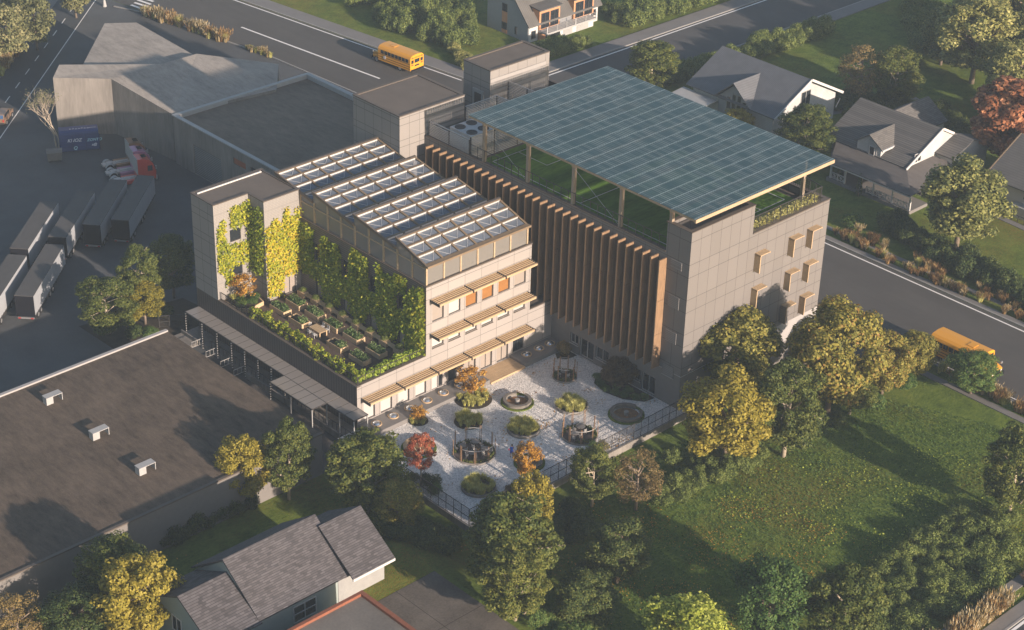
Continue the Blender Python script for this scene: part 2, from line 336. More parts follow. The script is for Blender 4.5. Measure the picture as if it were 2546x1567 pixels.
# ================================================================ SCHOOL
Y0, XM, YB = 23.86, 16.56, 43.26
def add_window(parent, axis, c, out, a0, a1, z0, z1, depth, m_pane, m_frame, mull=1, fw=.06, sill=None):
    """frame mesh (part) with its pane (sub-part), set back from the wall plane c"""
    f = MB(); o0, o1 = c - out * depth, c - out * (depth - .07)
    lo, hi = min(o0, o1), max(o0, o1)
    def bx(p0, p1, q0, q1):
        if axis == 'x': f.box(lo, hi, p0, p1, q0, q1)
        else: f.box(p0, p1, lo, hi, q0, q1)
    bx(a0, a0 + fw, z0, z1); bx(a1 - fw, a1, z0, z1); bx(a0 + fw, a1 - fw, z1 - fw, z1); bx(a0 + fw, a1 - fw, z0, z0 + fw)
    for k in range(1, mull + 1):
        q = a0 + (a1 - a0) * k / (mull + 1); bx(q - fw / 2, q + fw / 2, z0 + fw, z1 - fw)
    if sill:
        s0, s1 = sorted((c - out * depth, c + out * sill))
        if axis == 'x': f.box(s0, s1, a0 - .05, a1 + .05, z0 - .07, z0 - .005)
        else: f.box(a0 - .05, a1 + .05, s0, s1, z0 - .07, z0 - .005)
    w = part('window', f, m_frame, parent)
    p = MB(); d = c - out * (depth - .03)
    if axis == 'x': p.quad((d, a0, z0), (d, a1, z0), (d, a1, z1), (d, a0, z1))
    else: p.quad((a0, d, z0), (a1, d, z0), (a1, d, z1), (a0, d, z1))
    part('pane', p, m_pane, w); return w
# ---------------------------------------------------------------- main block
main = thing('school_block', 'tall grey panelled school block with a sports pitch on its roof', 'building', (16.5, Y0, 0))
SH = [(32.85, 13.03), (37.64, 13.03), (40.3, 13.03), (32.85, 9.46), (37.6, 9.46), (40.3, 9.46), (37.55, 5.95), (40.28, 5.95), (32.85, 5.95)]
hx = [(y + .12, y + .95, z - 1.75, z - .12) for y, z in SH]
GF = [(2.59, 3.64, .96, 2.02), (3.88, 5.7, .1, 2.02), (5.97, 7.65, .76, 2.02), (8.61, 9.67, .9, 1.98), (10.18, 11.76, .73, 1.95), (11.91, 13.58, .06, 1.93)]
b = MB()
b.wall('x', XM, 1, Y0, 32.25, 3.5, 18, [], .2); b.wall('x', XM, 1, 32.25, YB, 3.5, 15.1, hx, .35)
b.wall('y', Y0, -1, -24, 13.73, 3.5, 15.1, [], .2); b.wall('y', Y0, -1, 13.73, XM, 3.5, 18, [], .2)
b.quad((-24, YB, GZ), (XM, YB, GZ), (XM, YB, 15.1), (-24, YB, 15.1)); b.quad((-24, Y0, GZ), (-24, YB, GZ), (-24, YB, 15.1), (-24, Y0, 15.1))
b.quad((13.73, Y0, 15.1), (13.73, 32.25, 15.1), (13.73, 32.25, 18), (13.73, Y0, 18)); b.quad((13.73, 32.25, 15.1), (XM, 32.25, 15.1), (XM, 32.25, 18), (13.73, 32.25, 18))
b.quad((13.9, Y0, 17.55), (XM, Y0, 17.55), (XM, 32.25, 17.55), (13.9, 32.25, 17.55))
part('wall', b, m_clad, main)
b = MB(); b.wall('x', XM - .03, 1, Y0, YB, GZ, 3.48, [], .2); b.wall('y', Y0 + .03, -1, -1, XM - .03, GZ, 3.48, GF, .22)
part('plinth', b, m_render, main)
b = MB(); b.box(XM - .05, XM + .015, 35.5, YB, 1.6, 3.7); part('render_band', b, m_rendw, main)
b = MB(); b.box(XM - .02, XM + .03, Y0 - .03, 35.4, 3.46, 3.52); b.box(-1, 14.28, Y0 - .03, Y0 + .02, 3.46, 3.52); b.box(15.75, XM, Y0 - .03, Y0 + .02, 3.46, 3.52); b.box(14.28, 15.75, Y0 - .03, Y0 + .02, 2.86, 2.92)
part('flashing', b, m_steel, main)
b = MB()
b.box(13.6, XM + .05, Y0 - .05, Y0 + .4, 18, 18.07); b.box(XM - .4, XM + .05, Y0 + .4, 32.3, 18, 18.07); b.box(13.6, 14.0, Y0 + .4, 32.3, 18, 18.07); b.box(14.0, XM - .4, 31.9, 32.3, 18, 18.07)
b.box(-18.2, 13.7, Y0 - .05, Y0 + .45, 15.1, 15.2); b.box(XM - .5, XM + .05, 32.3, YB + .05, 15.1, 15.2); b.box(-24, XM - .5, YB - .4, YB + .05, 15.1, 15.2)
part('coping', b, m_cap, main)
b = MB(); b.quad((-24, Y0 + .4, 14.32), (XM - .4, Y0 + .4, 14.32), (XM - .4, YB - .3, 14.32), (-24, YB - .3, 14.32)); b.quad((-18, Y0 + .4, 14.3), (13.7, Y0 + .4, 14.3), (13.7, Y0 + .4, 15.1), (-18, Y0 + .4, 15.1)); part('roof_deck', b, m_roofb, main)
b = MB(); b.quad((-11.9, Y0 + .9, 14.34), (15.6, Y0 + .9, 14.34), (15.6, YB - 1.2, 14.34), (-11.9, YB - 1.2, 14.34)); part('pitch', b, m_turf, main)
b = MB(); z = 14.352
def ln(x0, x1, y0, y1): b.quad((x0, y0, z), (x1, y0, z), (x1, y1, z), (x0, y1, z))
PX0, PX1, PY0, PY1 = -10.9, 12.9, 26.0, 41.2
for y in (PY0, PY1): ln(PX0, PX1, y - .05, y + .05)
for x in (PX0, PX1, 1.0): ln(x - .05, x + .05, PY0, PY1)
for s, x in ((1, PX0), (-1, PX1)):
    ln(x + s*4.0 - .04, x + s*4.0 + .04, 29.4, 37.8); ln(min(x, x + s*4), max(x, x + s*4), 29.36, 29.44); ln(min(x, x + s*4), max(x, x + s*4), 37.76, 37.84)
b.ring((1, 33.6, z), 2.3, 2.4, -.001, 0, 32)
part('pitch_line', b, m_paint, main)
for k in range(32):
    x = 13.9 - 1.003 * k; zb = 3.55 if x > -.5 else 4.7; b = MB(); zs = [zb, 7.0, 10.45, 14.6]
    for i in range(3):
        if zs[i] < zs[i+1]: b.box(x - .065, x + .065, Y0 - 1.0, Y0 - .03, zs[i] + (.03 if i else 0), zs[i+1])
    part('fin', b, m_fin, main)
for y, z in SH:
    b = MB(); b.box(XM + .01, XM + .7, y - .03, y + .07, z - 1.85, z - .1); s = part('window_shade', b, m_slat, main)
    t = MB()
    for q in (.0, .155, .31, .465, .62): t.box(XM + .01 + q, XM + .01 + q + .085, y - .03, y + 1.36, z - .085, z)
    for q in (y - .03, y + 1.28): t.box(XM + .01, XM + .71, q, q + .08, z - .15, z - .088)
    part('slat_top', t, m_slat, s)
for h in hx: add_window(main, 'x', XM, 1, *h, .3, m_glass, m_dark, 0, .05)
for i, h in enumerate(GF):
    add_window(main, 'y', Y0 + .03, -1, *h, .2, m_glass, m_steel, 1, .09, sill=.08)
for z0, z1 in ((13.92, 14.72), (10.02, 11.22), (6.5, 7.62), (2.95, 4.08)):
    b = MB(); b.box(14.42, 15.7, Y0 - .05, Y0 - .005, z0, z1); part('vent_panel', b, m_perf, main)
# plant room level at the back
for nm, x0, x1, y0, y1, zt, lab in (('stair_house', -25.6, -18.5, 20.66, 29.1, 17.9, 'brown roofed stair head with a pale front standing behind the glasshouse'), ('lift_house', -23.4, -19.4, 33.4, 41.7, 19.0, 'narrow pale lift head with a grey side door standing behind the solar roof')):
    r = thing(nm, lab, 'roof building', (x1, y0, 14.3 if nm == 'lift_house' else 0)); b = MB(); zb = GZ if nm == 'stair_house' else 14.3
    b.wall('x', x1, 1, y0, y1, zb, zt, [], .1); b.wall('y', y0, -1, x0, x1, zb, zt, [], .1); b.wall('x', x0, -1, y0, y1, zb, zt, [], .1); b.wall('y', y1, 1, x0, x1, zb, zt, [], .1)
    part('wall', b, m_cladt, r)
    b = MB(); b.box(x0, x1, y0, y1, zt, zt + .02); part('roof', b, m_roofb, r)
    b = MB(); b.box(x0 - .04, x1 + .04, y0 - .04, y0 + .3, zt + .02, zt + .12); b.box(x0 - .04, x1 + .04, y1 - .3, y1 + .04, zt + .02, zt + .12); b.box(x0 - .04, x0 + .3, y0 + .3, y1 - .3, zt + .02, zt + .12); b.box(x1 - .3, x1 + .04, y0 + .3, y1 - .3, zt + .02, zt + .12); part('coping', b, m_cap, r)
    b = MB(); b.box(x1 - .02, x1 + .03, y0 + (3.3 if nm == 'stair_house' else .05), y1 - (.02 if nm == 'stair_house' else .5), 14.35, zt - (.35 if nm == 'stair_house' else .8)); part('block_screen', b, m_perf2, r)
    if nm == 'lift_house':
        b = MB(); b.box(-21.9, -20.3, y0 - .12, y0 + .02, 14.35, 16.55); d = part('door_surround', b, m_par, r); b = MB(); b.box(-21.6, -20.6, y0 - .14, y0 - .1, 14.35, 16.2); part('door', b, m_dark, d)
def louvre(label, p, q, z0, z1, h=.06):
    p = Vector(p); q = Vector(q); d = q - p; L = d.length; d /= L
    r = thing('louvre_screen', label, 'screen', (p.x, p.y, z0), 0, 'louvre screens round the roof plant'); b = MB(); n = int((z1 - z0) / .17)
    for i in range(n): z = z0 + .08 + i * .17; b.bar((*p, z), (*q, z), .09, .07)
    part('blade', b, m_steel, r).__setitem__('kind', 'stuff')
    k = max(1, round(L / 2.9))
    for i in range(k + 1):
        c = p + d * L * i / k; b = MB(); b.box(c.x - .05, c.x + .05, c.y - .05, c.y + .05, z0, z1 + .03); part('post', b, m_dark, r)
    b = MB(); b.bar((*p, z1 + .05), (*q, z1 + .05), .12, .05); part('rail', b, m_steel, r)
louvre('long pale louvre screen above the first timber fins', (-18, 24.05), (-12.15, 24.05), 15.25, 16.75)
louvre('dark louvre screen across the pitch end, facing the pitch', (-12.15, 24.2), (-12.15, 33.5), 14.4, 16.95)
louvre('bluish louvre screen turned away from the sun, beside the stair head', (-17.0, 27.9), (-17.0, 32.1), 14.4, 17.5)
louvre('short louvre screen under the solar roof corner', (-17.0, 32.1), (-13.5, 32.2), 14.4, 17.5)
louvre('tall louvre screen in front of the lift head door', (-19.35, 35.9), (-14.0, 36.1), 14.4, 17.3)
for i, (x, y, sx, sy, zt, fr, lab) in enumerate(((-14.6, 26.6, 1.6, 2.9, 16.45, .55, 'big white air handling unit with round black fans behind the long louvre screen'), (-16.2, 39.5, 1.7, 2.2, 15.9, .3, 'grey fan unit half hidden behind the solar roof edge'), (-14.8, 42.0, 1.2, 1.0, 16.2, .36, 'small white condenser with one fan at the solar roof edge'))):
    r = thing('air_unit', lab, 'air conditioner', (x, y, 14.33), 0, 'air units on the school roof'); b = MB(); b.box(x - sx, x + sx, y - sy/2, y + sy/2, 14.33, zt); part('casing', b, m_white, r)
    pos = ([(-.9, -.75), (-.9, .75), (.8, -.75), (.8, .75)] if i == 0 else [(-.8, -.5), (-.8, .5), (.6, -.5), (.6, .5)] if i == 1 else [(0, 0)])
    for px_, py_ in pos:
        b = MB(); b.ring((x + px_, y + py_, zt), fr * .82, fr, 0, .07, 20); b.disc((x + px_, y + py_, zt + .02), fr * .85); 
        for a in range(4): b.bar((x + px_, y + py_, zt + .05), (x + px_ + fr*.8*math.cos(a*1.57), y + py_ + fr*.8*math.sin(a*1.57), zt + .05), .12, .02)
        part('fan', b, m_dark, r)
# railings on the roof
def railing(label, pts, z0, h, step, mat_net=None, group=None, rod=.05, name='railing', cat='railing', mid=False):
    r = thing(name, label, cat, (*pts[0], z0), 0, group); pts = [Vector(p) for p in pts]; posts = []
    for p, q in zip(pts[:-1], pts[1:]):
        L = (q - p).length; n = max(1, round(L / step)); posts += [p + (q - p) * i / n for i in range(n)]
        b = MB(); b.bar((*p, z0 + h), (*q, z0 + h), .05, .05); part('top_rail', b, m_dark, r)
        if mid: b = MB(); b.bar((*p, z0 + h * .5), (*q, z0 + h * .5), .04, .04); part('mid_rail', b, m_dark, r)
        if mat_net: b = MB(); b.quad((*p, z0 + .03), (*q, z0 + .03), (*q, z0 + h), (*p, z0 + h)); part('mesh_infill', b, mat_net, r)
    posts.append(pts[-1])
    for i, p in enumerate(posts[:100]):
        b = MB(); b.box(p.x - rod/2, p.x + rod/2, p.y - rod/2, p.y + rod/2, z0, z0 + h); part('post', b, m_dark, r)
    return r
m_net = netting('fence_mesh', (.05, .045, .04), .16, .022); m_netf = netting('ball_net', (.045, .045, .04), .22, .05)
railing('dark railing along the pitch edge above the timber fins', [(-11.9, Y0 + .15), (13.7, Y0 + .15)], 15.2, 1.2, .95, None)
railing('bronze mesh railing with plants behind it on the block corner facing the bus', [(XM - .2, 32.4), (XM - .2, 42.1), (13.9, 42.6)], 15.2, 1.5, .95, m_net)
r = thing('ball_net', 'tall dark ball net along the far side of the rooftop pitch', 'net', (0, YB - .2, 15.2)); b = MB(); b.quad((-11.9, YB - .2, 15.2), (14.2, YB - .2, 15.2), (14.2, YB - .2, 19.0), (-11.9, YB - .2, 19.0)); part('mesh_infill', b, m_netf, r)
for x in (-11.9, -4.1, 1.9, 7.9): b = MB(); b.box(x - .04, x + .04, YB - .24, YB - .16, 15.2, 19); part('post', b, m_dark, r)
r = thing('corner_flag', 'small red corner flag on the rooftop pitch', 'flag', (12.9, 26, 14.35)); b = MB(); b.tube([(12.9, 26, 14.35), (12.9, 26, 15.6)], .03); part('pole', b, m_steel, r); b = MB(); b.box(12.6, 12.88, 25.97, 26.03, 15.3, 15.6); part('flag', b, M('red_cloth', (.35, .03, .03)), r)
for gx, lab in ((PX0 - .1, 'white goal at the far end of the rooftop pitch'), (PX1 + .1, 'white goal at the near end of the rooftop pitch')):
    r = thing('football_goal', lab, 'goal', (gx, 33.6, 14.35), 0, 'goals on the rooftop pitch'); b = MB()
    b.tube([(gx, 32.2, 14.35), (gx, 32.2, 16.1), (gx, 35, 16.1), (gx, 35, 14.35)], .06); part('frame', b, m_white, r)
# ---------------------------------------------------------------- solar roof
sol = thing('solar_roof', 'wide flat solar panel roof on posts over the pitch', 'solar roof', (2, 33, 15.2))
t = NT('solar_glass'); p = t.sep(); SX = 1.312
cx = t.math('FLOOR', t.math('DIVIDE', t.math('ADD', p[0], 12.1), SX)); cy = t.math('FLOOR', t.math('DIVIDE', p[1], .305)); cv = t.n('CombineXYZ'); t.l(cx, cv.inputs[0]); t.l(cy, cv.inputs[1])
wz = t.n('TexWhiteNoise', noise_dimensions='2D'); t.l(cv.outputs[0], wz.inputs[0])
ly = t.math('MULTIPLY', t.line(p[1], .305, 0, .06), t.sstep(wz.outputs[0], .3, .85)); lx = t.line(p[0], SX, -12.1, .13); lx2 = t.math('MULTIPLY', t.line(p[0], SX / 8, -12.1, .03), .25)
cell = t.ramp(t.math('ADD', t.math('MULTIPLY', t.noise(.5, detail=2), .5), t.math('MULTIPLY', wz.outputs[0], .5)), [(.3, (.026, .068, .080)), (.7, (.042, .094, .106))])
c = t.mix(t.math('MULTIPLY', ly, .62), cell, (.46, .48, .46)); c = t.mix(t.math('MULTIPLY', lx, .62), c, (.38, .46, .47)); c = t.mix(lx2, c, (.2, .28, .3)); t.fin(c, .3, 0, .35)
tr = t.n('BsdfTransparent'); mx = t.n('MixShader'); t.l(t.math('ADD', .17, t.math('MULTIPLY', t.line(p[1], .305, .1, .06), .6)), mx.inputs[0]); t.l(t.b.outputs[0], mx.inputs[1]); t.l(tr.outputs[0], mx.inputs[2]); t.l(mx.outputs[0], t.t.nodes['Material Output'].inputs[0])
b = MB(); b.box(-12.1, 16.9, 23.75, 42.8, 19.44, 19.48); part('solar_panel', b, t.mat, sol)
b = MB(); b.box(16.72, 16.94, 23.8, 42.78, 19.1, 19.43); part('fascia', b, m_glulam, sol); b = MB(); b.box(-12.1, 16.72, 23.8, 23.95, 19.2, 19.43); part('fascia', b, m_glulam, sol); b = MB(); b.box(-12.1, 16.72, 42.6, 42.78, 19.2, 19.43); part('fascia', b, m_glulam, sol)
for x in (13.9, 7.88, 1.86, -4.14, -10.15):
    b = MB(); b.box(x - .14, x + .14, 23.95, 42.6, 18.95, 19.42); part('beam', b, m_glulam, sol)
    for y in (Y0 + .32, 42.45): b = MB(); b.box(x - .16, x + .16, y - .16, y + .16, 15.2 if y < 30 else 14.35, 19.1 if y > 30 else 18.95); part('post', b, m_post, sol)
for y in (27.5, 31.3, 35.1, 38.9): b = MB(); b.box(-12.0, 16.7, y - .07, y + .07, 19.15, 19.42); part('purlin', b, m_glulam, sol)
for x0, x1 in ((-10.15, -4.14), (1.86, 7.88)): b = MB(); b.tube([(x0, Y0 + .2, 18.9), (x1, Y0 + .2, 15.3)], .022); part('cable', b, m_steel, sol)
# ---------------------------------------------------------------- wing
wing = thing('school_wing', 'low grey school wing with slatted sunshades under the glasshouse', 'building', (0, 8, 0))
R3 = [(8.72, 10.1), (10.7, 12.1), (12.75, 14.15), (14.76, 16.16), (16.78, 18.22), (18.8, 20.25)]
up = [(a, c_, 7.62, 9.6) for a, c_ in R3] + [(a, c_, 4.93, 6.25) for a, c_ in R3]
gf = [(.72, 2.02, .52, 2.7), (2.7, 4.0, .52, 2.7), (4.73, 6.03, .52, 2.7), (6.76, 8.03, .52, 2.7), (8.74, 9.47, .52, 2.6), (9.53, 10.0, .52, 2.6), (10.72, 11.75, .52, 2.7), (12.7, 14.1, .22, 2.7), (14.74, 16.18, .22, 2.7), (16.78, 18.23, .22, 2.7), (18.83, 20.26, .5, 2.7)]
b = MB(); b.wall('x', 0, 1, 8, 20.9, 4.45, 11.42, up, .2); b.wall('x', 0, 1, 0, Y0 + .03, 0, 4.4, gf, .2); b.wall('x', 0, 1, 20.9, Y0 + .03, 4.4, 4.45, [], .2); b.wall('x', 0, 1, 0, 8, 4.4, 4.42, [], .2)
b.quad((0, 8, 4.4), (0, 20.9, 4.4), (0, 20.9, 4.45), (0, 8, 4.45)); b.wall('y', 20.9, 1, -22, 0, 4, 11.42, [], .2); b.wall('x', -22, -1, 8, 20.9, GZ, 11.42, [], .2)
part('wall', b, m_cladw, wing)
sd_h = [(x, x + 1.05, 7.92, 9.55) for x in (-15.9, -11.8, -7.9, -3.85)] + [(x, x + 1.0, 3.85, 5.75) for x in (-15.9, -11.8, -7.9, -3.85)]
b = MB(); b.wall('y', 8, -1, -18.2, 0, 3.7, 11.42, sd_h, .18); part('side_wall', b, m_ribw, wing)
b = MB(); b.quad((-22, 20.9, 4.42), (0, 20.9, 4.42), (0, Y0, 4.42), (-22, Y0, 4.42)); b.quad((-22, 8, 11.4), (0, 8, 11.4), (0, 20.9, 11.4), (-22, 20.9, 11.4)); part('roof', b, m_roofb, wing)
b = MB(); b.box(-18.2, .06, 7.94, 8.14, 11.42, 11.54); b.box(-.14, .06, 8.14, 20.95, 11.42, 11.54); b.box(-22, -.14, 20.75, 20.95, 11.42, 11.54); b.box(-.2, .05, 20.9, Y0 - .02, 4.45, 4.55); part('coping', b, m_cap, wing)
b = MB()
for h in up[6:]: b.box(-.1, .09, h[0] - .03, h[1] + .03, h[2] - .06, h[2] - .01)
part('sill', b, m_cap, wing)
panes3 = [m_glassg, m_glassw, m_glasso, m_glasso, m_glasso, m_glassg]
for i, h in enumerate(up): add_window(wing, 'x', 0, 1, *h, .2, panes3[i] if i < 6 else m_glassw, m_dark, 0, .05)
for i, h in enumerate(gf):
    add_window(wing, 'x', 0, 1, *h, .2, m_glassw if i in (0, 1, 2, 3, 4) else m_glassg if i in (7, 8, 9) else m_glass, m_white if i == 4 else m_dark, 0 if i < 7 else 1, .06)
for i, h in enumerate(sd_h): add_window(wing, 'y', 8, -1, *h, .16, m_glass if i < 4 else m_glassg, m_dark, 0, .08)
for z, y0, y1, br in ((10.05, 8.4, 20.55, (8.4, 12.5, 16.5, 20.55)), (6.55, 8.4, 20.55, (8.4, 12.5, 16.5, 20.55)), (3.05, .4, 20.5, (.4, 4.42, 8.42, 12.45, 16.55, 20.5))):
    for a, c_ in zip(br[:-1], br[1:]):
        b = MB()
        for q in (.04, .29, .54, .79): b.box(q, q + .10, a + .08, c_ - .08, z - .2, z)
        b.box(1.08, 1.28, a + .08, c_ - .08, z - .2, z); s = part('sunshade', b, m_slat, wing)
        for e in ((a, a + .08), (c_ - .08, c_)) if c_ == br[-1] else ((a, a + .08),):
            k = MB(); k.box(.01, 1.32, e[0], e[1], z - .24, z + .02); part('bracket', k, m_dark, s)
# ---------------------------------------------------------------- podium with roof terrace
pod = thing('podium', 'long dark ribbed base below the roof terrace', 'building', (-24, 0, 0))
b = MB(); b.quad((-24.1, 0, GZ), (0, 0, GZ), (0, 0, 4.3), (-24.1, 0, 4.3)); part('ribbed_wall', b, m_seam, pod)
b = MB(); b.quad((-24.1, .35, 3.75), (-.3, .35, 3.75), (-.3, 8, 3.75), (-24.1, 8, 3.75)); b.quad((-24.1, .35, 3.7), (-.3, .35, 3.7), (-.3, .35, 4.3), (-24.1, .35, 4.3)); b.quad((-.3, .3, 3.7), (-.3, 8, 3.7), (-.3, 8, 4.35), (-.3, .3, 4.35))
m_mulch = M('terrace_gravel', (.085, .060, .046), .9, .4, 3, 16); part('terrace_floor', b, m_mulch, pod)
b = MB(); b.box(-20.6, .05, -.05, .38, 4.3, 4.4); b.box(-.3, .05, .38, 7.95, 4.42, 4.47); part('coping', b, m_cap, pod)
for x0, x1 in ((-16.9, -15.9), (-6.6, -5.6), (-3.2, -2.4)): b = MB(); b.box(x0, x1, -.04, -.005, .5, 2.0); part('window', b, m_glassg, pod)
tow = thing('stair_tower', 'stepped stair tower clad in pale perforated panels with yellow ivy', 'building', (-24.1, 0, 0))
fp = [(-24.1, 0), (-20.57, 0), (-20.57, 3.97), (-18.2, 3.97), (-18.2, 8.16), (-24.1, 8.16)]
b = MB(); m_perft = panelled('tower_perforated', (.28, .262, .248), [(.16, 0), (2.4, 13.2)], .16, -20.57, .05, .72, .05)
b.wall('x', -20.57, 1, 0, 3.97, 3.7, 14.2, [(1.7, 2.95, 9.9, 11.15), (1.7, 2.95, 6.3, 7.4)], .15, 1); b.wall('x', -18.2, 1, 3.97, 8.16, 3.7, 14.2, [(5.95, 7.35, 3.76, 5.7)], .15, 1)
b.wall('y', 0, -1, -24.1, -20.57, 4.3, 14.2, [], .1); b.wall('y', 3.97, -1, -20.57, -18.2, 3.7, 14.2, [], .1); b.wall('x', -24.1, -1, 0, 8.16, GZ, 14.2, [], .1); b.wall('y', 8.16, 1, -24.1, -18.2, GZ, 14.2, [], .1)
part('wall', b, [m_cladt, m_perft], tow)
b = MB(); b.prism(fp, 14.2, 14.22); part('roof', b, m_roofb, tow)
b = MB(); k = .28; C2_ = Vector((-21.2, 4.1))
for i in range(6):
    p, q = Vector(fp[i]), Vector(fp[(i+1) % 6]); d = (q - p).normalized(); n = Vector((-d.y, d.x)); b.prism([tuple(p - n*.04 - d*.04), tuple(q - n*.04 + d*.04), tuple(q + n*k), tuple(p + n*k)], 14.2 + .02, 14.31 + i * .003)
part('coping', b, m_cap, tow)
b = MB(); b.box(-23.6, -23.48, .35, 7.7, 14.24, 14.36); part('light_strip', b, m_white, tow)
for h in ((1.7, 2.95, 9.9, 11.15), (1.7, 2.95, 6.3, 7.4)): add_window(tow, 'x', -20.57, 1, *h, .12, m_glass, m_dark, 0, .06)
add_window(tow, 'x', -18.2, 1, 5.95, 7.35, 3.78, 5.7, .12, m_glassg, m_dark, 1, .07)
# ---------------------------------------------------------------- rooftop glasshouse
gh = thing('glasshouse', 'saw-tooth timber glasshouse with open white rooflights on the wing roof', 'greenhouse', (-.2, 8.2, 11.5))
TE = [(-4.25, 14.7, -.18, 13.48, 3), (-10.2, 14.7, -4.3, 13.72, 4), (-16.2, 14.7, -10.25, 13.72, 4), (-21.9, 14.7, -16.25, 13.78, 4)]
GY = [8.18, 10.22, 12.22, 14.27, 16.3, 18.3, 20.45]
for x0, z0, x1, z1, n in TE:
    L = math.hypot(x1 - x0, z1 - z0); ux, uz = (x1 - x0) / L, (z1 - z0) / L; nx, nz = -uz, ux
    P3 = lambda s, y, h=0: (x0 + ux*s + nx*h, y, z0 + uz*s + nz*h)
    for y in GY: b = MB(); b.bar(P3(0, y, -.12), P3(L, y, -.12), .19, .26); part('rafter', b, m_beam, gh)
    step = L / n
    for i in range(n + 1):
        w = .34 if i in (0,) else .26; s = min(max(i * step, w/2), L - .08); b = MB(); b.bar(P3(s, GY[0] - .08, -.1), P3(s, GY[-1] + .08, -.1), w, .24); part('purlin', b, m_beam, gh)
    for i in range(n):
        for j in range(6):
            ya, yb = GY[j] + .11, GY[j+1] - .11; s0, s1 = i*step + (.36 if i == 0 else .14), (i+1)*step - .14
            b = MB(); b.add([P3(s0, ya, .03), P3(s0, yb, .03), P3(s0 + .03, yb, .03), P3(s0 + .03, ya, .03), P3(s0, ya, -.13), P3(s0, yb, -.13), P3(s0 + .03, yb, -.13), P3(s0 + .03, ya, -.13)], ((0,1,2,3), (3,2,6,7), (0,4,5,1), (0,3,7,4), (1,5,6,2), (4,7,6,5)))
            ym = (ya + yb) / 2; b.bar(P3(s0 + .05, ya + .1, -.09), P3(s1 - .1, ym, -.06), .025, .02); b.bar(P3(s0 + .05, yb - .1, -.09), P3(s1 - .1, ym, -.06), .025, .02); f = part('rooflight', b, m_white, gh)
            g = MB(); g.quad(P3(s0 + .04, ya, -.125), P3(s1, ya, -.08), P3(s1, yb, -.08), P3(s0 + .04, yb, -.125)); part('pane', g, m_skyglass, f)
    b = MB(); b.bar((x0 - .02, GY[0] - .12, z0 + .03), (x1, GY[0] - .12, z1 + .03), .10, .20); part('verge', b, m_cap, gh)
    b = MB(); b.bar(P3(.12, GY[0] - .15, .07), P3(.12, GY[-1] + .15, .07), .3, .05); part('ridge_cap', b, m_cap, gh)
    b = MB(); b.quad((x0 + .02, GY[0], 12.7), (x0 + .02, GY[-1], 12.7), (x0 + .02, GY[-1], z0 - .1), (x0 + .02, GY[0], z0 - .1)); part('clerestory', b, m_poly, gh)
    for y in GY[1:-1]:
        b = MB(); xm_ = (x0 + x1) / 2; b.tube([(x0 + .2, y, 13.1), (xm_, y, z0 - 1.1), (x1 - .1, y, 13.0)], .025, 4); b.tube([(xm_, y, z0 - 1.1), (xm_, y, (z0 + z1) / 2 - .3)], .02, 4); part('tie_rod', b, m_white, gh)
b = MB(); b.bar((.0, GY[0] - .15, 13.42), (.0, GY[-1] + .15, 13.42), .34, .2); part('eaves_beam', b, m_beam, gh)
def roofz(x):
    for x0, z0, x1, z1, n in TE:
        if x0 <= x <= x1: return z0 + (z1 - z0) * (x - x0) / (x1 - x0)
    return 13.6
for x in (-2.1, -4.12, -6.05, -8.1, -10.1, -12.1, -14.05, -16.05, -18.1): b = MB(); b.box(x - .1, x + .1, 8.12, 8.28, 11.55, roofz(x - .02 if x not in (-4.12, -10.1, -16.05) else x - .3) - .15); part('post', b, m_glulam, gh)
for y in GY: b = MB(); b.box(-.3, -.12, y - .08, y + .08, 11.55, 13.4); part('post', b, m_glulam, gh)
for y in GY[1:-1:2]: b = MB(); b.box(-10.3, -10.1, y - .1, y + .1, 11.42, 13.6); part('post', b, m_glulam, gh)
b = MB(); pts = [(-.25, 8.2, 11.54)] + [p for x0, z0, x1, z1, n in TE for p in ((x1 + (0 if x1 > -1 else .03), 8.2, z1 - .2), (x0 + .03, 8.2, z0 - .2))] + [(-21.9, 8.2, 11.54)]
b.add(pts, [tuple(range(len(pts)))]); part('side_glazing', b, m_poly, gh)
b = MB(); b.quad((-.21, 8.2, 11.54), (-.21, 20.45, 11.54), (-.21, 20.45, 13.35), (-.21, 8.2, 13.35)); part('front_glazing', b, m_poly, gh)
b = MB(); b.bar((-21.8, 8.15, 13.15), (-.2, 8.15, 13.15), .1, .12); part('side_rail', b, m_glulam, gh)
b = MB(); b.box(-21.9, -.3, 8.3, 20.6, 11.42, 11.47); part('floor', b, M('glasshouse_floor', (.30, .29, .28), .8), gh)
# ================================================================ LEAVES AND PLANT BUILDERS
rng = np.random.default_rng(7)
def cards(name, P, N, size, mats, asp=.62, mi=None):
    """diamond leaf cards at points P with normals N"""
    n = len(P); t = rng.normal(size=(n, 3)); t -= N * (t * N).sum(1)[:, None]; t /= np.linalg.norm(t, axis=1)[:, None] + 1e-9
    u = np.cross(N, t); s = size * rng.uniform(.65, 1.35, n)[:, None]
    V = np.empty((n, 4, 3)); V[:, 0] = P + t*s; V[:, 1] = P + u*s*asp; V[:, 2] = P - t*s; V[:, 3] = P - u*s*asp
    me = bpy.data.meshes.new(name); me.vertices.add(4*n); me.vertices.foreach_set('co', V.ravel()); me.loops.add(4*n); me.loops.foreach_set('vertex_index', np.arange(4*n, dtype=np.int32))
    me.polygons.add(n); me.polygons.foreach_set('loop_start', np.arange(0, 4*n, 4, dtype=np.int32))
    try: me.polygons.foreach_set('loop_total', np.full(n, 4, dtype=np.int32))
    except Exception: pass
    for m in (mats if isinstance(mats, list) else [mats]): me.materials.append(m)
    if mi is not None: me.polygons.foreach_set('material_index', mi.astype(np.int32))
    me.update(); me.validate(); return me
def sph(n):
    d = rng.normal(size=(n, 3)); return d / np.linalg.norm(d, axis=1)[:, None]
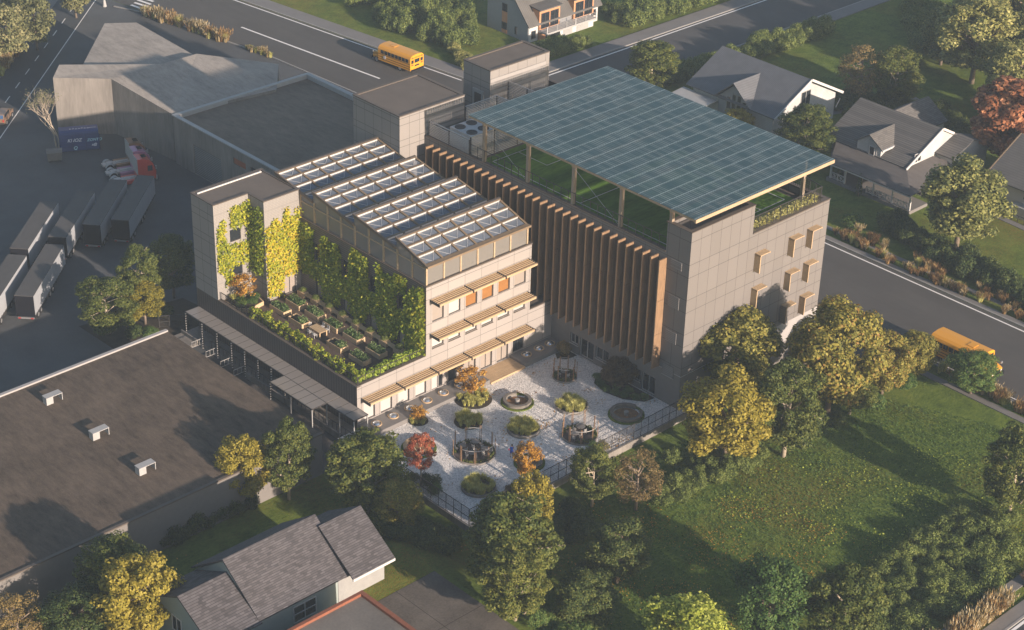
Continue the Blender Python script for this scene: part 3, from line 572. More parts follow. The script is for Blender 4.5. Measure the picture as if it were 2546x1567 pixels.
def blob_leaves(C, Rb, dens, flat=1.0, up=.35):
    P = []; N = []
    for c, r in zip(C, Rb):
        k = max(8, int(dens * r * r)); d = sph(k); q = d * (r * rng.uniform(.72, 1.12, k))[:, None]; q[:, 2] *= flat
        P.append(c + q); m = d + rng.normal(size=(k, 3)) * .42 + np.array([0, 0, up]); N.append(m / np.linalg.norm(m, axis=1)[:, None])
    return np.vstack(P), np.vstack(N)
LM = {
 'gold': leafmat('leaf_gold', [(.15, (.095, .10, .02)), (.4, (.225, .195, .027)), (.65, (.325, .265, .036)), (.9, (.43, .36, .08))], .3),
 'olive': leafmat('leaf_olive', [(.15, (0.085, 0.098, 0.022)), (.4, (0.207, 0.195, 0.039)), (.62, (0.329, 0.287, 0.061)), (.78, (0.268, 0.146, 0.037)), (.95, (0.488, 0.439, 0.146))], .28),
 'plane': leafmat('leaf_plane', [(.2, (0.039, 0.063, 0.015)), (.5, (0.104, 0.128, 0.027)), (.8, (0.189, 0.189, 0.039))], .28),
 'green': leafmat('leaf_green', [(.2, (0.030, 0.067, 0.017)), (.5, (0.073, 0.140, 0.032)), (.85, (0.171, 0.207, 0.049))], .28),
 'dark': leafmat('leaf_dark', [(.2, (0.022, 0.041, 0.012)), (.5, (0.055, 0.085, 0.022)), (.85, (0.146, 0.159, 0.037))], .22),
 'lime': leafmat('leaf_lime', [(.2, (0.146, 0.183, 0.024)), (.5, (0.329, 0.378, 0.049)), (.85, (0.549, 0.573, 0.134))], .35),
 'light': leafmat('leaf_light', [(.2, (0.085, 0.104, 0.034)), (.5, (0.232, 0.238, 0.067)), (.85, (0.439, 0.403, 0.146))], .28),
 'pale': leafmat('leaf_pale', [(.2, (0.083, 0.091, 0.041)), (.5, (0.183, 0.188, 0.078)), (.85, (0.348, 0.311, 0.155))], .25),
 'orange': leafmat('leaf_orange', [(.2, (.20, .075, .035)), (.5, (.44, .185, .085)), (.85, (.58, .31, .16))], .3),
 'brown': leafmat('leaf_brown', [(.2, (0.085, 0.067, 0.027)), (.5, (0.195, 0.140, 0.055)), (.85, (0.342, 0.244, 0.085))], .25),
 'red': leafmat('leaf_red', [(.2, (.19, .04, .025)), (.5, (.40, .105, .06)), (.85, (.52, .25, .12))], .35),
 'amber': leafmat('leaf_amber', [(.2, (0.244, 0.110, 0.018)), (.5, (0.561, 0.305, 0.043)), (.85, (0.732, 0.512, 0.110))], .35),
 'rust': leafmat('leaf_rust', [(.2, (0.159, 0.073, 0.018)), (.5, (0.464, 0.232, 0.037)), (.85, (0.634, 0.403, 0.085))], .3),
 'shrub': leafmat('leaf_shrub', [(.2, (.045, .07, .018)), (.5, (.13, .175, .04)), (.85, (.25, .28, .075))], .28, .6, .35),
 'ivy': leafmat('leaf_ivy', [(.12, (0.085, 0.122, 0.015)), (.38, (0.268, 0.305, 0.024)), (.6, (0.464, 0.439, 0.030)), (.8, (0.561, 0.366, 0.037)), (.95, (0.610, 0.549, 0.098))], .3, .55, .55),
 'ivyg': leafmat('leaf_ivy_green', [(.12, (.085, .13, .015)), (.42, (.24, .31, .03)), (.72, (.42, .40, .045)), (.92, (.52, .32, .04))], .35, .55, .45),
 'hedge': leafmat('leaf_hedge', [(.15, (0.110, 0.171, 0.018)), (.5, (0.293, 0.390, 0.043)), (.85, (0.512, 0.561, 0.122))], .35),
 'plum': leafmat('leaf_plum', [(.2, (0.043, 0.034, 0.022)), (.5, (0.110, 0.073, 0.037)), (.85, (0.207, 0.134, 0.061))], .25),
 'straw': leafmat('blade_straw', [(.15, (0.122, 0.091, 0.037)), (.5, (0.366, 0.268, 0.110)), (.9, (0.671, 0.586, 0.415))], .3, .7, .3),
 'rustgrass': leafmat('blade_rust', [(.15, (.10, .05, .018)), (.5, (.28, .16, .06)), (.9, (.44, .31, .14))], .3, .7, .3),
 'softgrass': leafmat('blade_green', [(.15, (0.159, 0.182, 0.035)), (.5, (0.524, 0.491, 0.127)), (.9, (0.700, 0.700, 0.317))], .3, .7, .4),
 'herb': leafmat('leaf_herb', [(.2, (.045, .085, .025)), (.5, (.11, .18, .05)), (.8, (.22, .27, .13)), (.93, (.50, .42, .38))], .28),
}
m_bark = M('bark', (.20, .155, .115), .9, .35, 6, 20); m_pale = M('pale_bark', (.40, .33, .25), .8, .3, 5, 15)
PROTO = {}
def make_tree(style, seed):
    """unit: crown radius 3, total height 9; returns trunk mesh, crown mesh"""
    global rng
    rng = np.random.default_rng(seed); rd = random.Random(seed); tall = style in ('red', 'amber', 'rustx'); H = 9.0
    zc = 4.75 if not tall else 5.6; rz = 4.15 if not tall else 3.4
    if style in ('orange', 'light'): zc, rz = 4.8, 4.05
    nb = {'plane': 170, 'brown': 110, 'orange': 110, 'red': 60, 'amber': 64, 'dark': 110, 'rust': 50}.get(style, 115)
    C = []; Rb = []
    lob = sph(7); lob[:, 2] *= .6
    while len(C) < nb:
        d = sph(1)[0]; rr = rng.uniform(.45, 1.0) ** .5; q = d * rr
        s = 1.02 + .30 * max(0, (lob @ d).max()) - .24 + rng.uniform(-.08, .08)
        p = np.array([q[0]*2.55*s, q[1]*2.55*s, zc + q[2]*rz*.82*s + (.25 if d[2] > 0 else 0)])
        if p[2] < (.75 if style in ('plane', 'dark', 'green', 'light', 'brown') else 1.5 if style not in ('gold', 'red', 'amber', 'rust') else 2.3): continue
        C.append(p); Rb.append(rng.uniform(.38, .86) * (.85 if style in ('plane', 'red', 'amber', 'brown') else 1))
    C = np.array(C); Rb = np.array(Rb)
    dens = {'plane': 520, 'brown': 240, 'red': 330, 'amber': 300, 'gold': 440, 'dark': 500, 'green': 500, 'olive': 430, 'light': 400, 'orange': 420, 'lime': 380, 'pale': 100, 'rust': 90}[style]
    P, N = blob_leaves(C, Rb, dens, .62 if style == 'plane' else .85)
    size = {'plane': .10, 'gold': .12, 'olive': .122, 'light': .13, 'lime': .13, 'dark': .10, 'green': .10, 'brown': .095, 'red': .12, 'amber': .14, 'orange': .19, 'pale': .2, 'rust': .2}[style]
    crown = cards('crown', P, N, size, LM[style])
    t = MB(); lean = [rd.uniform(-.25, .25), rd.uniform(-.25, .25)]
    top = (lean[0], lean[1], 5.6); t.tube([(0, 0, 0), (lean[0]*.3, lean[1]*.3, 1.6), (lean[0]*.7, lean[1]*.5, 3.4), top], [.21, .165, .13, .05], 7)
    order = rng.permutation(len(C))[: (18 if style in ('plane', 'brown') else 14)]
    for i in order:
        c = C[i]; z0 = max(1.7, min(5.4, c[2] - rng.uniform(1.0, 2.4))); f = z0 / 6.6; a = np.array([lean[0]*f, lean[1]*f, z0])
        e = a + (c - a) * (1.04 if style == 'plane' else .95); m = (a + e) / 2 + rng.normal(size=3) * .3; m2 = a * .25 + e * .75 + rng.normal(size=3) * .22
        t.tube([a, m, m2, e], [.10, .075, .055, .02] if style != 'plane' else [.07, .055, .04, .018], 5)
        if style in ('plane', 'brown'):
            t.tube([m2, m2 + (e - m2)*.5 + rng.normal(size=3)*.2, m2 + rng.normal(size=3) * .5 + np.array([0, 0, .2])], [.032, .022, .01], 4)
    return t.mesh('trunk', m_pale if style in ('plane', 'red', 'amber') else m_bark, smooth=True), crown
def tree(style, x, y, h, r, label, group=None, var=None, z=GZ, name=None, cat='tree'):
    nv = {'plane': 6, 'olive': 5, 'gold': 4, 'dark': 4, 'light': 2, 'pale': 2}.get(style, 1); v = (var if var is not None else int(abs(x * 7 + y * 3))) % nv
    key = (style, v)
    if key not in PROTO: PROTO[key] = make_tree(style, 100 + 17 * list(LM).index(style) + v)
    tm, cm = PROTO[key]; o = thing(name or 'tree', label, cat, (x, y, z), (x * 53 + y * 31) % 360, group)
    o.scale = (r * 1.1 / 3.0, r * 1.1 / 3.0, h / 9.0); part('trunk', tm, None, o); part('crown', cm, None, o); return o
def make_shrub(seed, mat='shrub', dens=1150, size=.06):
    global rng
    rng = np.random.default_rng(seed); C = []; Rb = []
    for i in range(22):
        d = sph(1)[0]; d[2] = abs(d[2]) * .9 - .12; C.append(np.array([d[0]*.68, d[1]*.68, .62 + d[2]*.62])); Rb.append(rng.uniform(.22, .42))
    P, N = blob_leaves(np.array(C), np.array(Rb), dens, 1.0, .3)
    q = sph(420); Q = q * np.array([.62, .62, .52]) + np.array([0, 0, .5]); P = np.vstack([P, Q]); N = np.vstack([N, q])
    return cards('shrub', P, N, size, LM[mat])
SHR = {}
def shrub(x, y, r, h, label, group=None, mat='shrub', z=GZ, name='shrub', cat='shrub', k=None):
    v = (k if k is not None else int(abs(x*13 + y*7))) % 4
    if (mat, v) not in SHR: SHR[(mat, v)] = make_shrub(40 + v + 11 * list(LM).index(mat), mat)
    return put(name, SHR[(mat, v)], (x, y, z), (x*37 + y*91) % 6.28, (r, r, h / 1.25), label, cat, group)
def make_tuft(seed, mat, n=230, plume=True, lean=.55):
    g = np.random.default_rng(seed); V = []; F = []
    for i in range(n):
        a = g.uniform(0, 2*math.pi); r0 = g.uniform(0, .25); L = g.uniform(.65, 1.1); ln = g.uniform(.1, lean) * L; w = g.uniform(.012, .03)
        bx, by = r0*math.cos(a), r0*math.sin(a); dx, dy = math.cos(a + g.normal()*.5), math.sin(a + g.normal()*.5); px_, py_ = -dy*w, dx*w
        m = (bx + dx*ln*.35, by + dy*ln*.35, L*.6); e = (bx + dx*ln, by + dy*ln, L * g.uniform(.8, 1)); k = len(V)
        V += [(bx - px_, by - py_, 0), (bx + px_, by + py_, 0), (m[0] + px_, m[1] + py_, m[2]), (m[0] - px_, m[1] - py_, m[2]), e]; F += [(k, k+1, k+2, k+3), (k+3, k+2, k+4)]
        if plume and i % 3 == 0:
            k = len(V); q = .05; V += [(e[0] - q, e[1], e[2] - .12), (e[0], e[1] + q*.5, e[2] - .02), (e[0] + q, e[1], e[2] - .12), (e[0] + dx*.05, e[1] + dy*.05, e[2] + .2)]; F += [(k, k+1, k+3), (k+1, k+2, k+3)]
    me = bpy.data.meshes.new('tuft'); me.from_pydata(V, [], F); me.materials.append(LM[mat]); return me
TUF = {}
def tuft(x, y, r, h, label, group, mat='straw', z=GZ, name='ornamental_grass', cat='grass clump', plume=True):
    v = int(abs(x*17 + y*5)) % 3
    if (mat, v) not in TUF: TUF[(mat, v)] = make_tuft(300 + v + 7 * list(LM).index(mat), mat, plume=plume)
    o = put(name, TUF[(mat, v)], (x, y, z), (x*7.3 + y*2.1) % 6.28, (r, r, h), label, cat, group)
    return tag(o, kind='thing') if o else None
def merged(name, items):
    """one mesh from many (mesh, location, z-rotation, scale) copies that nobody could count"""
    V = []; F = []; MI = []; mats = []; n = 0
    for me, loc, rz, sc_ in items:
        v = np.empty(len(me.vertices) * 3); me.vertices.foreach_get('co', v); v = v.reshape(-1, 3) * np.array(sc_); c, s = math.cos(rz), math.sin(rz)
        v = np.column_stack([v[:, 0]*c - v[:, 1]*s, v[:, 0]*s + v[:, 1]*c, v[:, 2]]) + np.array(loc); V.append(v); m = me.materials[0]
        if m not in mats: mats.append(m)
        k = mats.index(m); F += [tuple(i + n for i in p.vertices) for p in me.polygons]; MI += [k] * len(me.polygons); n += len(v)
    me = bpy.data.meshes.new(name); me.from_pydata(np.vstack(V).tolist(), [], F)
    for m in mats: me.materials.append(m)
    me.polygons.foreach_set('material_index', MI); return me
SINK = None
def put(name, me, loc, rz, sc_, label, cat, group):
    if SINK is not None: SINK.append((me, loc, rz, sc_)); return None
    o = bpy.data.objects.new(name, me); COL.objects.link(o); o.location = loc; o.rotation_euler = (0, 0, rz); o.scale = sc_
    return tag(o, label, cat, group)
def poly_scatter(pts, n, g):
    """n random points in a 2-D polygon"""
    pts = np.array(pts); lo, hi = pts.min(0), pts.max(0); out = []
    while len(out) < n:
        p = g.uniform(lo, hi); inside = False; j = len(pts) - 1
        for i in range(len(pts)):
            if (pts[i][1] > p[1]) != (pts[j][1] > p[1]) and p[0] < (pts[j][0]-pts[i][0]) * (p[1]-pts[i][1]) / (pts[j][1]-pts[i][1]) + pts[i][0]: inside = not inside
            j = i
        if inside: out.append(p)
    return np.array(out)
# ================================================================ TERRACE
ZT = 3.76
def ivy(label, axis, c, out, polys, dens, size, mat, group='climbers on the school walls'):
    global rng
    rng = np.random.default_rng(int(abs(c)*10) + len(polys)); P = []
    for poly in polys:
        a = np.array(poly); ar = .5 * abs(np.dot(a[:, 0], np.roll(a[:, 1], 1)) - np.dot(a[:, 1], np.roll(a[:, 0], 1))); q = poly_scatter(poly, int(ar * dens), rng); P.append(q)
    q = np.vstack(P) + rng.normal(size=(sum(map(len, P)), 2)) * .09; n = len(q); d = c + out * (np.abs(rng.normal(size=n)) * .2 + .04)
    pts = np.column_stack([d, q[:, 0], q[:, 1]] if axis == 'x' else [q[:, 0], d, q[:, 1]])
    nn = rng.normal(size=(n, 3)) * .5; nn[:, 0 if axis == 'x' else 1] += out * .9; nn[:, 2] += .5; nn /= np.linalg.norm(nn, axis=1)[:, None]
    me = cards('ivy', pts, nn, size, LM[mat]); o = bpy.data.objects.new('climbing_ivy', me); COL.objects.link(o); return tag(o, label, 'ivy', group)
ivy('bright yellow-green ivy round the two windows of the stair tower front', 'x', -20.57, 1, [[(.25, 10.4), (.35, 12.0), (.8, 12.6), (1.15, 12.5), (1.1, 10.6), (.9, 9.9), (.3, 9.8)], [(1.7, 13.3), (2.4, 13.5), (3.1, 13.4), (3.9, 13.8), (3.9, 11.2), (2.9, 11.2), (1.8, 11.5)], [(.2, 9.9), (.95, 10.2), (1.6, 9.8), (3.0, 9.6), (3.9, 9.4), (3.9, 7.4), (3.1, 7.4), (1.6, 7.4), (1.6, 5.6), (.95, 5.5), (.9, 6.9), (.2, 7.2)]], 120, .125, 'ivy')
ivy('greener ivy in the shaded step of the stair tower', 'y', 3.97, -1, [[(-20.5, 13.9), (-20.1, 13.2), (-19.6, 13.0), (-18.9, 13.6), (-18.3, 13.3), (-18.3, 9.5), (-18.5, 6.4), (-19.7, 6.3), (-20.5, 6.6)]], 120, .125, 'ivyg')
ivy('broad yellow ivy sheet beside the terrace door of the stair tower', 'x', -18.2, 1, [[(3.97, 11.4), (4.6, 11.7), (5.2, 12.2), (5.9, 11.4), (6.3, 12.9), (6.6, 13.2), (6.9, 11.6), (7.4, 11.9), (7.7, 12.6), (8.0, 12.4), (7.9, 6.2), (7.3, 5.75), (5.9, 5.85), (5.7, 4.0), (4.05, 4.1)]], 125, .125, 'ivy')
ivy('long dark green and rust ivy with window gaps on the wing side wall', 'y', 8.0, -1, [[(-18.1, 11.0), (-17, 11.2), (-16.0, 10.9), (-16.0, 7.6), (-15.9, 6.1), (-17.8, 5.9)], [(-16, 7.7), (-14.8, 7.6), (-14.8, 10.6), (-14.3, 11.0), (-13.2, 10.5), (-12.3, 11.0), (-11.9, 9.7), (-11.9, 7.7), (-10.7, 7.7), (-10.6, 9.6), (-10.2, 11.3), (-8.8, 10.9), (-8.0, 11.2), (-7.9, 7.7), (-6.7, 7.7), (-6.7, 9.8), (-6.6, 10.9), (-5.6, 10.4), (-4.6, 10.8), (-3.9, 9.7), (-3.9, 7.7), (-2.7, 7.7), (-2.8, 6.0), (-3.9, 6.0), (-3.9, 4.3), (-6.2, 3.9), (-6.8, 5.8), (-7.9, 5.9), (-8.5, 4.2), (-10.6, 4.5), (-10.8, 5.9), (-11.8, 5.9), (-12.3, 4.3), (-14.5, 3.9), (-14.9, 5.9), (-16, 6.0)], [(-16.1, 6.1), (-13.2, 5.5), (-9.4, 5.8), (-5.2, 5.5), (-.2, 6.1), (-.2, 7.5), (-4.2, 7.7), (-8.3, 7.9), (-12.2, 7.6), (-16.0, 7.7)], [(-10.6, 9.5), (-9.9, 11.4), (-8.1, 11.0), (-7.9, 9.7)], [(-6.6, 9.7), (-6.5, 11.3), (-5.9, 10.7), (-3.9, 9.8)], [(-4.3, 9.7), (-4.2, 11.2), (-2.6, 11.3), (-2.6, 9.7)], [(-2.7, 9.4), (-1.8, 10.7), (-.2, 11.3), (-.1, 3.9), (-2.7, 4.0)]], 150, .135, 'ivyg')
m_plank = wood('planter_board', (.50, .36, .22), 0, .15, False)
PL = [(-16.9, -14.85, 5.1, 6.15, 'back row, nearest the terrace door', 1), (-14.05, -12.05, 5.15, 6.15, 'back row, second from the terrace door', 1), (-11.2, -9.2, 5.1, 6.1, 'back row, middle', 1), (-8.45, -6.4, 5.2, 6.2, 'back row, right of the middle', 1), (-5.05, -3.1, 5.1, 6.1, 'back row, nearest the corner hedge', 1),
      (-17.0, -14.85, 3.3, 4.25, 'front row, nearest the ivy tower', 1), (-14.05, -11.95, 3.2, 4.2, 'front row, half empty, beside the table', .45), (-8.25, -6.2, 3.15, 4.1, 'front row, half empty, right of the table', .5), (-5.1, -3.1, 3.2, 4.2, 'front row, nearest the corner hedge', 1)]
for x0, x1, y0, y1, w, fill in PL:
    r = thing('raised_bed', 'timber raised bed in the ' + w, 'planter', ((x0 + x1)/2, (y0 + y1)/2, ZT), 0, 'raised beds on the roof terrace'); q = .07
    for bx in ((x0, x1, y0, y0 + q), (x0, x1, y1 - q, y1), (x0, x0 + q, y0 + q, y1 - q), (x1 - q, x1, y0 + q, y1 - q)): b = MB(); b.box(*bx, ZT, ZT + .48); part('board', b, m_plank, r)
    b = MB(); b.box(x0 + q, x1 - q, y0 + q, y1 - q, ZT, ZT + .36); part('soil', b, m_soil, r)
    rng = np.random.default_rng(int(x0 * -31 + y0 * 7)); n = int(950 * fill); P = np.column_stack([rng.uniform(x0 + .1 + (1 - fill) * (x1 - x0) * .9, x1 - .1, n), rng.uniform(y0 + .1, y1 - .1, n), ZT + .4 + rng.uniform(0, .45, n) * (.5 + .5 * np.sin(rng.uniform(0, 6, n)))])
    o = bpy.data.objects.new('garden_herbs', cards('herbs', P, sph(n) + np.array([0, 0, .4]), .10, LM['herb'])); COL.objects.link(o); tag(o, 'herbs in the raised bed of the ' + w, 'plants', 'herbs in the raised beds')
r = thing('garden_table', 'pale timber table among the raised beds', 'table', (-10.3, 3.85, ZT)); b = MB()
for k in range(5): b.box(-11.1, -9.5, 3.4 + k*.18, 3.56 + k*.18, ZT + .54, ZT + .59)
part('tabletop', b, m_plank, r)
for x in (-10.98, -9.62):
    for y in (3.46, 4.24): b = MB(); b.box(x - .05, x + .05, y - .05, y + .05, ZT, ZT + .54); part('leg', b, m_plank, r)
for k, (x, y, s) in enumerate(((-10.7, 3.15, 1), (-10.0, 3.15, 1), (-10.7, 4.6, -1), (-10.0, 4.6, -1), (-11.35, 3.85, 0))):
    r = thing('garden_chair', ('thin white garden chair on the hedge side of the terrace table', 'thin white garden chair on the wall side of the terrace table', 'thin white garden chair at the tower end of the terrace table')[0 if s == 1 else 1 if s == -1 else 2], 'chair', (x, y, ZT), 0 if s == 1 else 180 if s == -1 else -90, 'chairs at the terrace table')
    b = MB(); b.box(-.18, .18, -.16, .18, .32, .35); part('seat', b, m_white, r, local=True); b = MB()
    for q in (-.15, -.05, .05, .15): b.box(q - .015, q + .015, -.19, -.16, .35, .66)
    b.box(-.18, .18, -.19, -.16, .64, .68); part('backrest', b, m_white, r, local=True)
    for lx in (-.15, .15):
        for ly in (-.14, .15): b = MB(); b.box(lx - .015, lx + .015, ly - .015, ly + .015, 0, .32); part('leg', b, m_white, r, local=True)
for k in range(8):
    x = -17.5 + k * 2.02; r = thing('terrace_bench', 'long pale bench segment under the ivied wing wall', 'bench', (x, 7.2, ZT), 0, 'bench segments along the wing wall')
    b = MB(); b.box(x, x + 1.0, 6.95, 7.55, ZT, ZT + .45); part('planter_box', b, m_plank, r); b = MB(); b.box(x + 1.0, x + 2.0, 7.0, 7.5, ZT + .3, ZT + .38); part('seat', b, m_plank, r)
    shrub(x + .5, 7.25, .42, .45, 'low dark plant in the bench box under the ivy', 'plants in the bench boxes', 'shrub', ZT + .42, 'bench_plant', 'plant')
# hedge round the terrace edge
def hedge_run(label, pts, w, h, n, z, mat):
    global rng
    rng = np.random.default_rng(n); P2 = [np.array(p, float) for p in pts]; C = []; Rb = []
    for p, q in zip(P2[:-1], P2[1:]):
        L = np.linalg.norm(q - p); m = int(L * 17)
        for i in range(m): c = p + (q - p) * rng.uniform(); C.append([c[0] + rng.normal()*w*.3, c[1] + rng.normal()*w*.3, z + h * rng.uniform(.25, .85)]); Rb.append(rng.uniform(.2, .36))
    P, N = blob_leaves(np.array(C), np.array(Rb), 420, 1.0); o = bpy.data.objects.new('terrace_hedge', cards('hedge', P, N, .125, LM[mat])); COL.objects.link(o); return tag(o, label, 'hedge')
hedge_run('clipped green hedge along the long edge of the roof terrace', [(-16.6, .95), (-.9, .95)], .85, 1.4, 31, ZT, 'ivyg'); hedge_run('bright lime hedge along the sunny end of the roof terrace', [(-.85, .8), (-.85, 7.4)], .6, 1.35, 32, ZT, 'hedge')
railing('fine mesh railing along the long edge of the roof terrace', [(-20.4, .22), (-.2, .22)], 4.4, .8, .8, m_net)
railing('fine mesh railing on the sunny end of the roof terrace', [(-.18, .3), (-.18, 7.9)], 4.45, .7, .8, None)
bed = thing('terrace_planter', 'curved pale planter at the foot of the stair tower', 'planter', (-19.4, 1.8, ZT)); b = MB(); pl = [(-20.5, .5), (-18.3, .6), (-17.6, 1.5), (-17.9, 3.3), (-19.3, 3.6), (-20.5, 3.2)]; b.prism(pl, ZT, ZT + .42); part('wall', b, m_plank, bed); b = MB(); b.prism([(x*.96 - .78, y*.92 + .16) for x, y in pl], ZT + .42, ZT + .425); part('soil', b, m_soil, bed)
for k, (x, y, mm) in enumerate(((-18.5, 1.2, 0), (-18.3, 2.2, 0), (-18.8, 3.0, 0), (-19.8, 1.2, 1), (-19.5, 2.0, 1), (-19.9, 2.7, 1), (-19.0, 1.5, 0))):
    (shrub(x, y, .62, .55, 'low clipped green mound in the curved terrace planter', 'mounds in the curved terrace planter', 'green', ZT + .4, 'planter_mound', 'plant') if mm == 0 else tuft(x, y, .75, .75, 'soft grass tuft in the curved terrace planter', 'grass in the curved terrace planter', 'softgrass', ZT + .4, plume=False))
# ================================================================ SIDE CANOPY
can = thing('side_canopy', 'long glazed canopy on thin striped posts along the dark ribbed wall', 'canopy', (-12, -1, 0)); ZC = 2.3
def pan(x0, x1, y0, y1): b = MB(); b.box(x0 + .04, x1 - .04, y0 + .03, y1 - .03, ZC, ZC + .03); part('glass_panel', b, m_canopy, can)
for k in range(21): pan(-23.85 + 1.027*k, -23.85 + 1.027*(k+1), -1.6, -.02)
for k in range(6): pan(-8.4 + 1.015*k, -8.4 + 1.015*(k+1), -3.22, -1.62)
for k in range(3): pan(-2.28 + 1.27*k, -2.28 + 1.27*(k+1), -1.62, -.02)
b = MB(); b.bar((-23.9, -1.62, ZC - .03), (1.55, -1.62, ZC - .03), .07, .1); b.bar((-8.42, -3.24, ZC - .03), (-2.28, -3.24, ZC - .03), .07, .1); b.bar((-23.9, -.04, ZC - .03), (1.55, -.04, ZC - .03), .06, .1)
for k in range(21): b.bar((-23.85 + 1.027*k, -1.62, ZC - .02), (-23.85 + 1.027*k, -.04, ZC - .02), .06, .09)
for k in range(7): b.bar((-8.4 + 1.015*k, -3.22, ZC - .02), (-8.4 + 1.015*k, -1.6, ZC - .02), .06, .09)
for k in range(1, 4): b.bar((-2.28 + 1.27*k, -1.62, ZC - .02), (-2.28 + 1.27*k, -.04, ZC - .02), .06, .09)
part('frame', b, m_dark, can)
t = NT('striped_post'); _p = t.sep(); m_stripe = t.fin(t.mix(t.line(_p[2], .26, 0, .13), (.06, .055, .05), (.62, .58, .54)), .6)
CP = [(-23.85, -1.6), (-21.2, -1.6), (-18.8, -1.6), (-16.5, -1.6), (-14.45, -1.6), (-12.4, -1.6), (-10.4, -1.6), (-8.4, -1.6), (-8.4, -3.2), (-5.4, -3.2), (-2.36, -3.2), (-2.3, -1.6), (-.5, -1.6), (1.5, -1.6), (1.5, -.1)]
for x, y in CP: b = MB(); b.box(x - .045, x + .045, y - .045, y + .045, GZ if x < -3 else 0, ZC - .08); part('post', b, m_stripe if x < -8 else m_steel, can)
walkw = thing('side_walkway', 'raised concrete side walkway with low walls under the canopy', 'walkway', (-12, -1, GZ)); b = MB(); b.box(-24.2, 2.0, -1.55, -.0, GZ, -.06); part('slab', b, m_concw, walkw)
for q in ((-24.6, -22.0, -5.8, -1.75, GZ, -.3), (-14.2, -.4, -1.75, -1.58, GZ, .05), (-24.6, -22, -1.74, -1.6, GZ, .05)): b = MB(); b.box(*q); part('low_wall', b, m_concw, walkw)
for k, x in enumerate((-21.5, -19.2, -16.85, -14.8)):
    r = thing('handrail', 'pale steel handrail frame standing across the side walkway steps', 'handrail', (x, -2, -.3), 0, 'handrail frames beside the canopy'); b = MB(); b.tube([(x, -2.65, -.6), (x, -2.65, .35), (x, -1.35, .35), (x, -1.35, -.3)], .035, 5); b.tube([(x, -2.65, -.25), (x, -1.35, -.25)], .03, 5); part('frame', b, m_steel, r)
    for q in (-2.2, -1.8): b = MB(); b.tube([(x, q, -.25), (x, q, .35)], .022, 5); part('baluster', b, m_steel, r)
railing('long bronze handrail along the side walkway', [(-20, -1.45), (2.0, -1.45)], -.06, .75, .62, None, rod=.035)
r = railing('mesh gate fence between the yard and the walkway', [(-27.2, -2.5), (-25.6, .0)], GZ, 1.3, .9, m_net, mid=True, name='gate_fence', cat='fence')
# ================================================================ COURTYARD
t = NT('gravel'); a = t.noise(.18, detail=4); v = t.n('TexVoronoi'); v.inputs['Scale'].default_value = 11; t.l(t.P(), v.inputs[0]); gq = t.noise(9, detail=3)
f = t.math('ADD', t.math('MULTIPLY', v.outputs['Color'], .5), t.math('ADD', t.math('MULTIPLY', gq, .35), t.math('MULTIPLY', a, .2)))
t.bump(v.outputs['Distance'], .7, .08); m_gravel = t.fin(t.ramp(f, [(.2, (.27, .265, .265)), (.42, (.54, .525, .515)), (.72, (.80, .77, .745))]), .9, 0, .2)
b = MB(); b.add([(0, -2.3, 0), (17.3, -2.3, 0), (17.3, 26.5, 0), (16.5, 26.5, 0), (16.5, 24, 0), (0, 24, 0)], [(0, 1, 2, 3, 4, 5)]); struct('courtyard', b, m_gravel)
ret = thing('retaining_wall', 'low concrete retaining wall holding up the gravel courtyard', 'wall', (17.3, -2.3, GZ)); b = MB(); b.box(17.3, 17.48, -2.45, 26.5, GZ, .07); part('wall', b, m_concw, ret); b = MB(); b.box(2.1, 17.3, -2.45, -2.3, GZ, .07); part('wall', b, m_concw, ret)
railing('tall dark mesh fence on the lawn side of the courtyard', [(17.39, -2.38), (17.39, 26.4)], .07, 1.7, .92, m_net, name='courtyard_fence', cat='fence', mid=True, rod=.035)
railing('tall dark mesh fence on the house side of the courtyard', [(2.2, -2.38), (17.3, -2.38)], .07, 1.7, .92, m_net, name='courtyard_fence', cat='fence', mid=True, rod=.035)
for nm, y0, y1, lab in (('deck', .05, 14.0, 'long dark concrete ledge with round rooflights along the school wing'), ('deck', 18.42, Y0 - .04, 'short dark concrete ledge with rooflights in the shaded courtyard corner')):
    r = thing('rooflight_ledge', lab, 'ledge', (1, y0, 0)); b = MB(); b.box(.02, 2.1, y0, y1, 0, .45); part('ledge', b, m_walk, r)
for i, y in enumerate((1.36, 3.3, 5.24, 7.27, 9.26, 11.26, 19.72, 21.36, 22.8)):
    lab = ('first', 'second', 'third', 'fourth', 'fifth', 'sixth')[i] + ' domed rooflight on the long ledge, counted from the canopy' if i < 6 else ('domed rooflight on the shaded ledge nearest the timber platform', 'middle domed rooflight on the shaded ledge', 'domed rooflight on the shaded ledge, in the corner')[i - 6]
    r = thing('dome_rooflight', lab, 'rooflight', (.98, y, .45), 0, 'domed rooflights on the ledges'); b = MB(); b.ring((0, 0, 0), .42, .5, 0, .10, 28); part('rim', b, m_slat, r, local=True)
    b = MB(); b.lathe((0, 0, .04), [(.40, 0)] + [(.37*math.cos(R(q)), .24*math.sin(R(q))) for q in (10, 30, 50, 70, 85)] + [(.001, .24)], 24); part('dome', b, glassy('dome_glass', (.50, .53, .57), .12, .9, 1, .85) if i == 0 else bpy.data.materials['dome_glass'], r, local=True, smooth=True)
r = thing('timber_platform', 'light timber platform between the two rooflight ledges', 'platform', (1.2, 16.2, 0)); b = MB()
for k in range(9): b.box(.05 + k*.245, .05 + k*.245 + .235, 14.02, 18.4, .02, .2)
part('boards', b, m_slat, r)
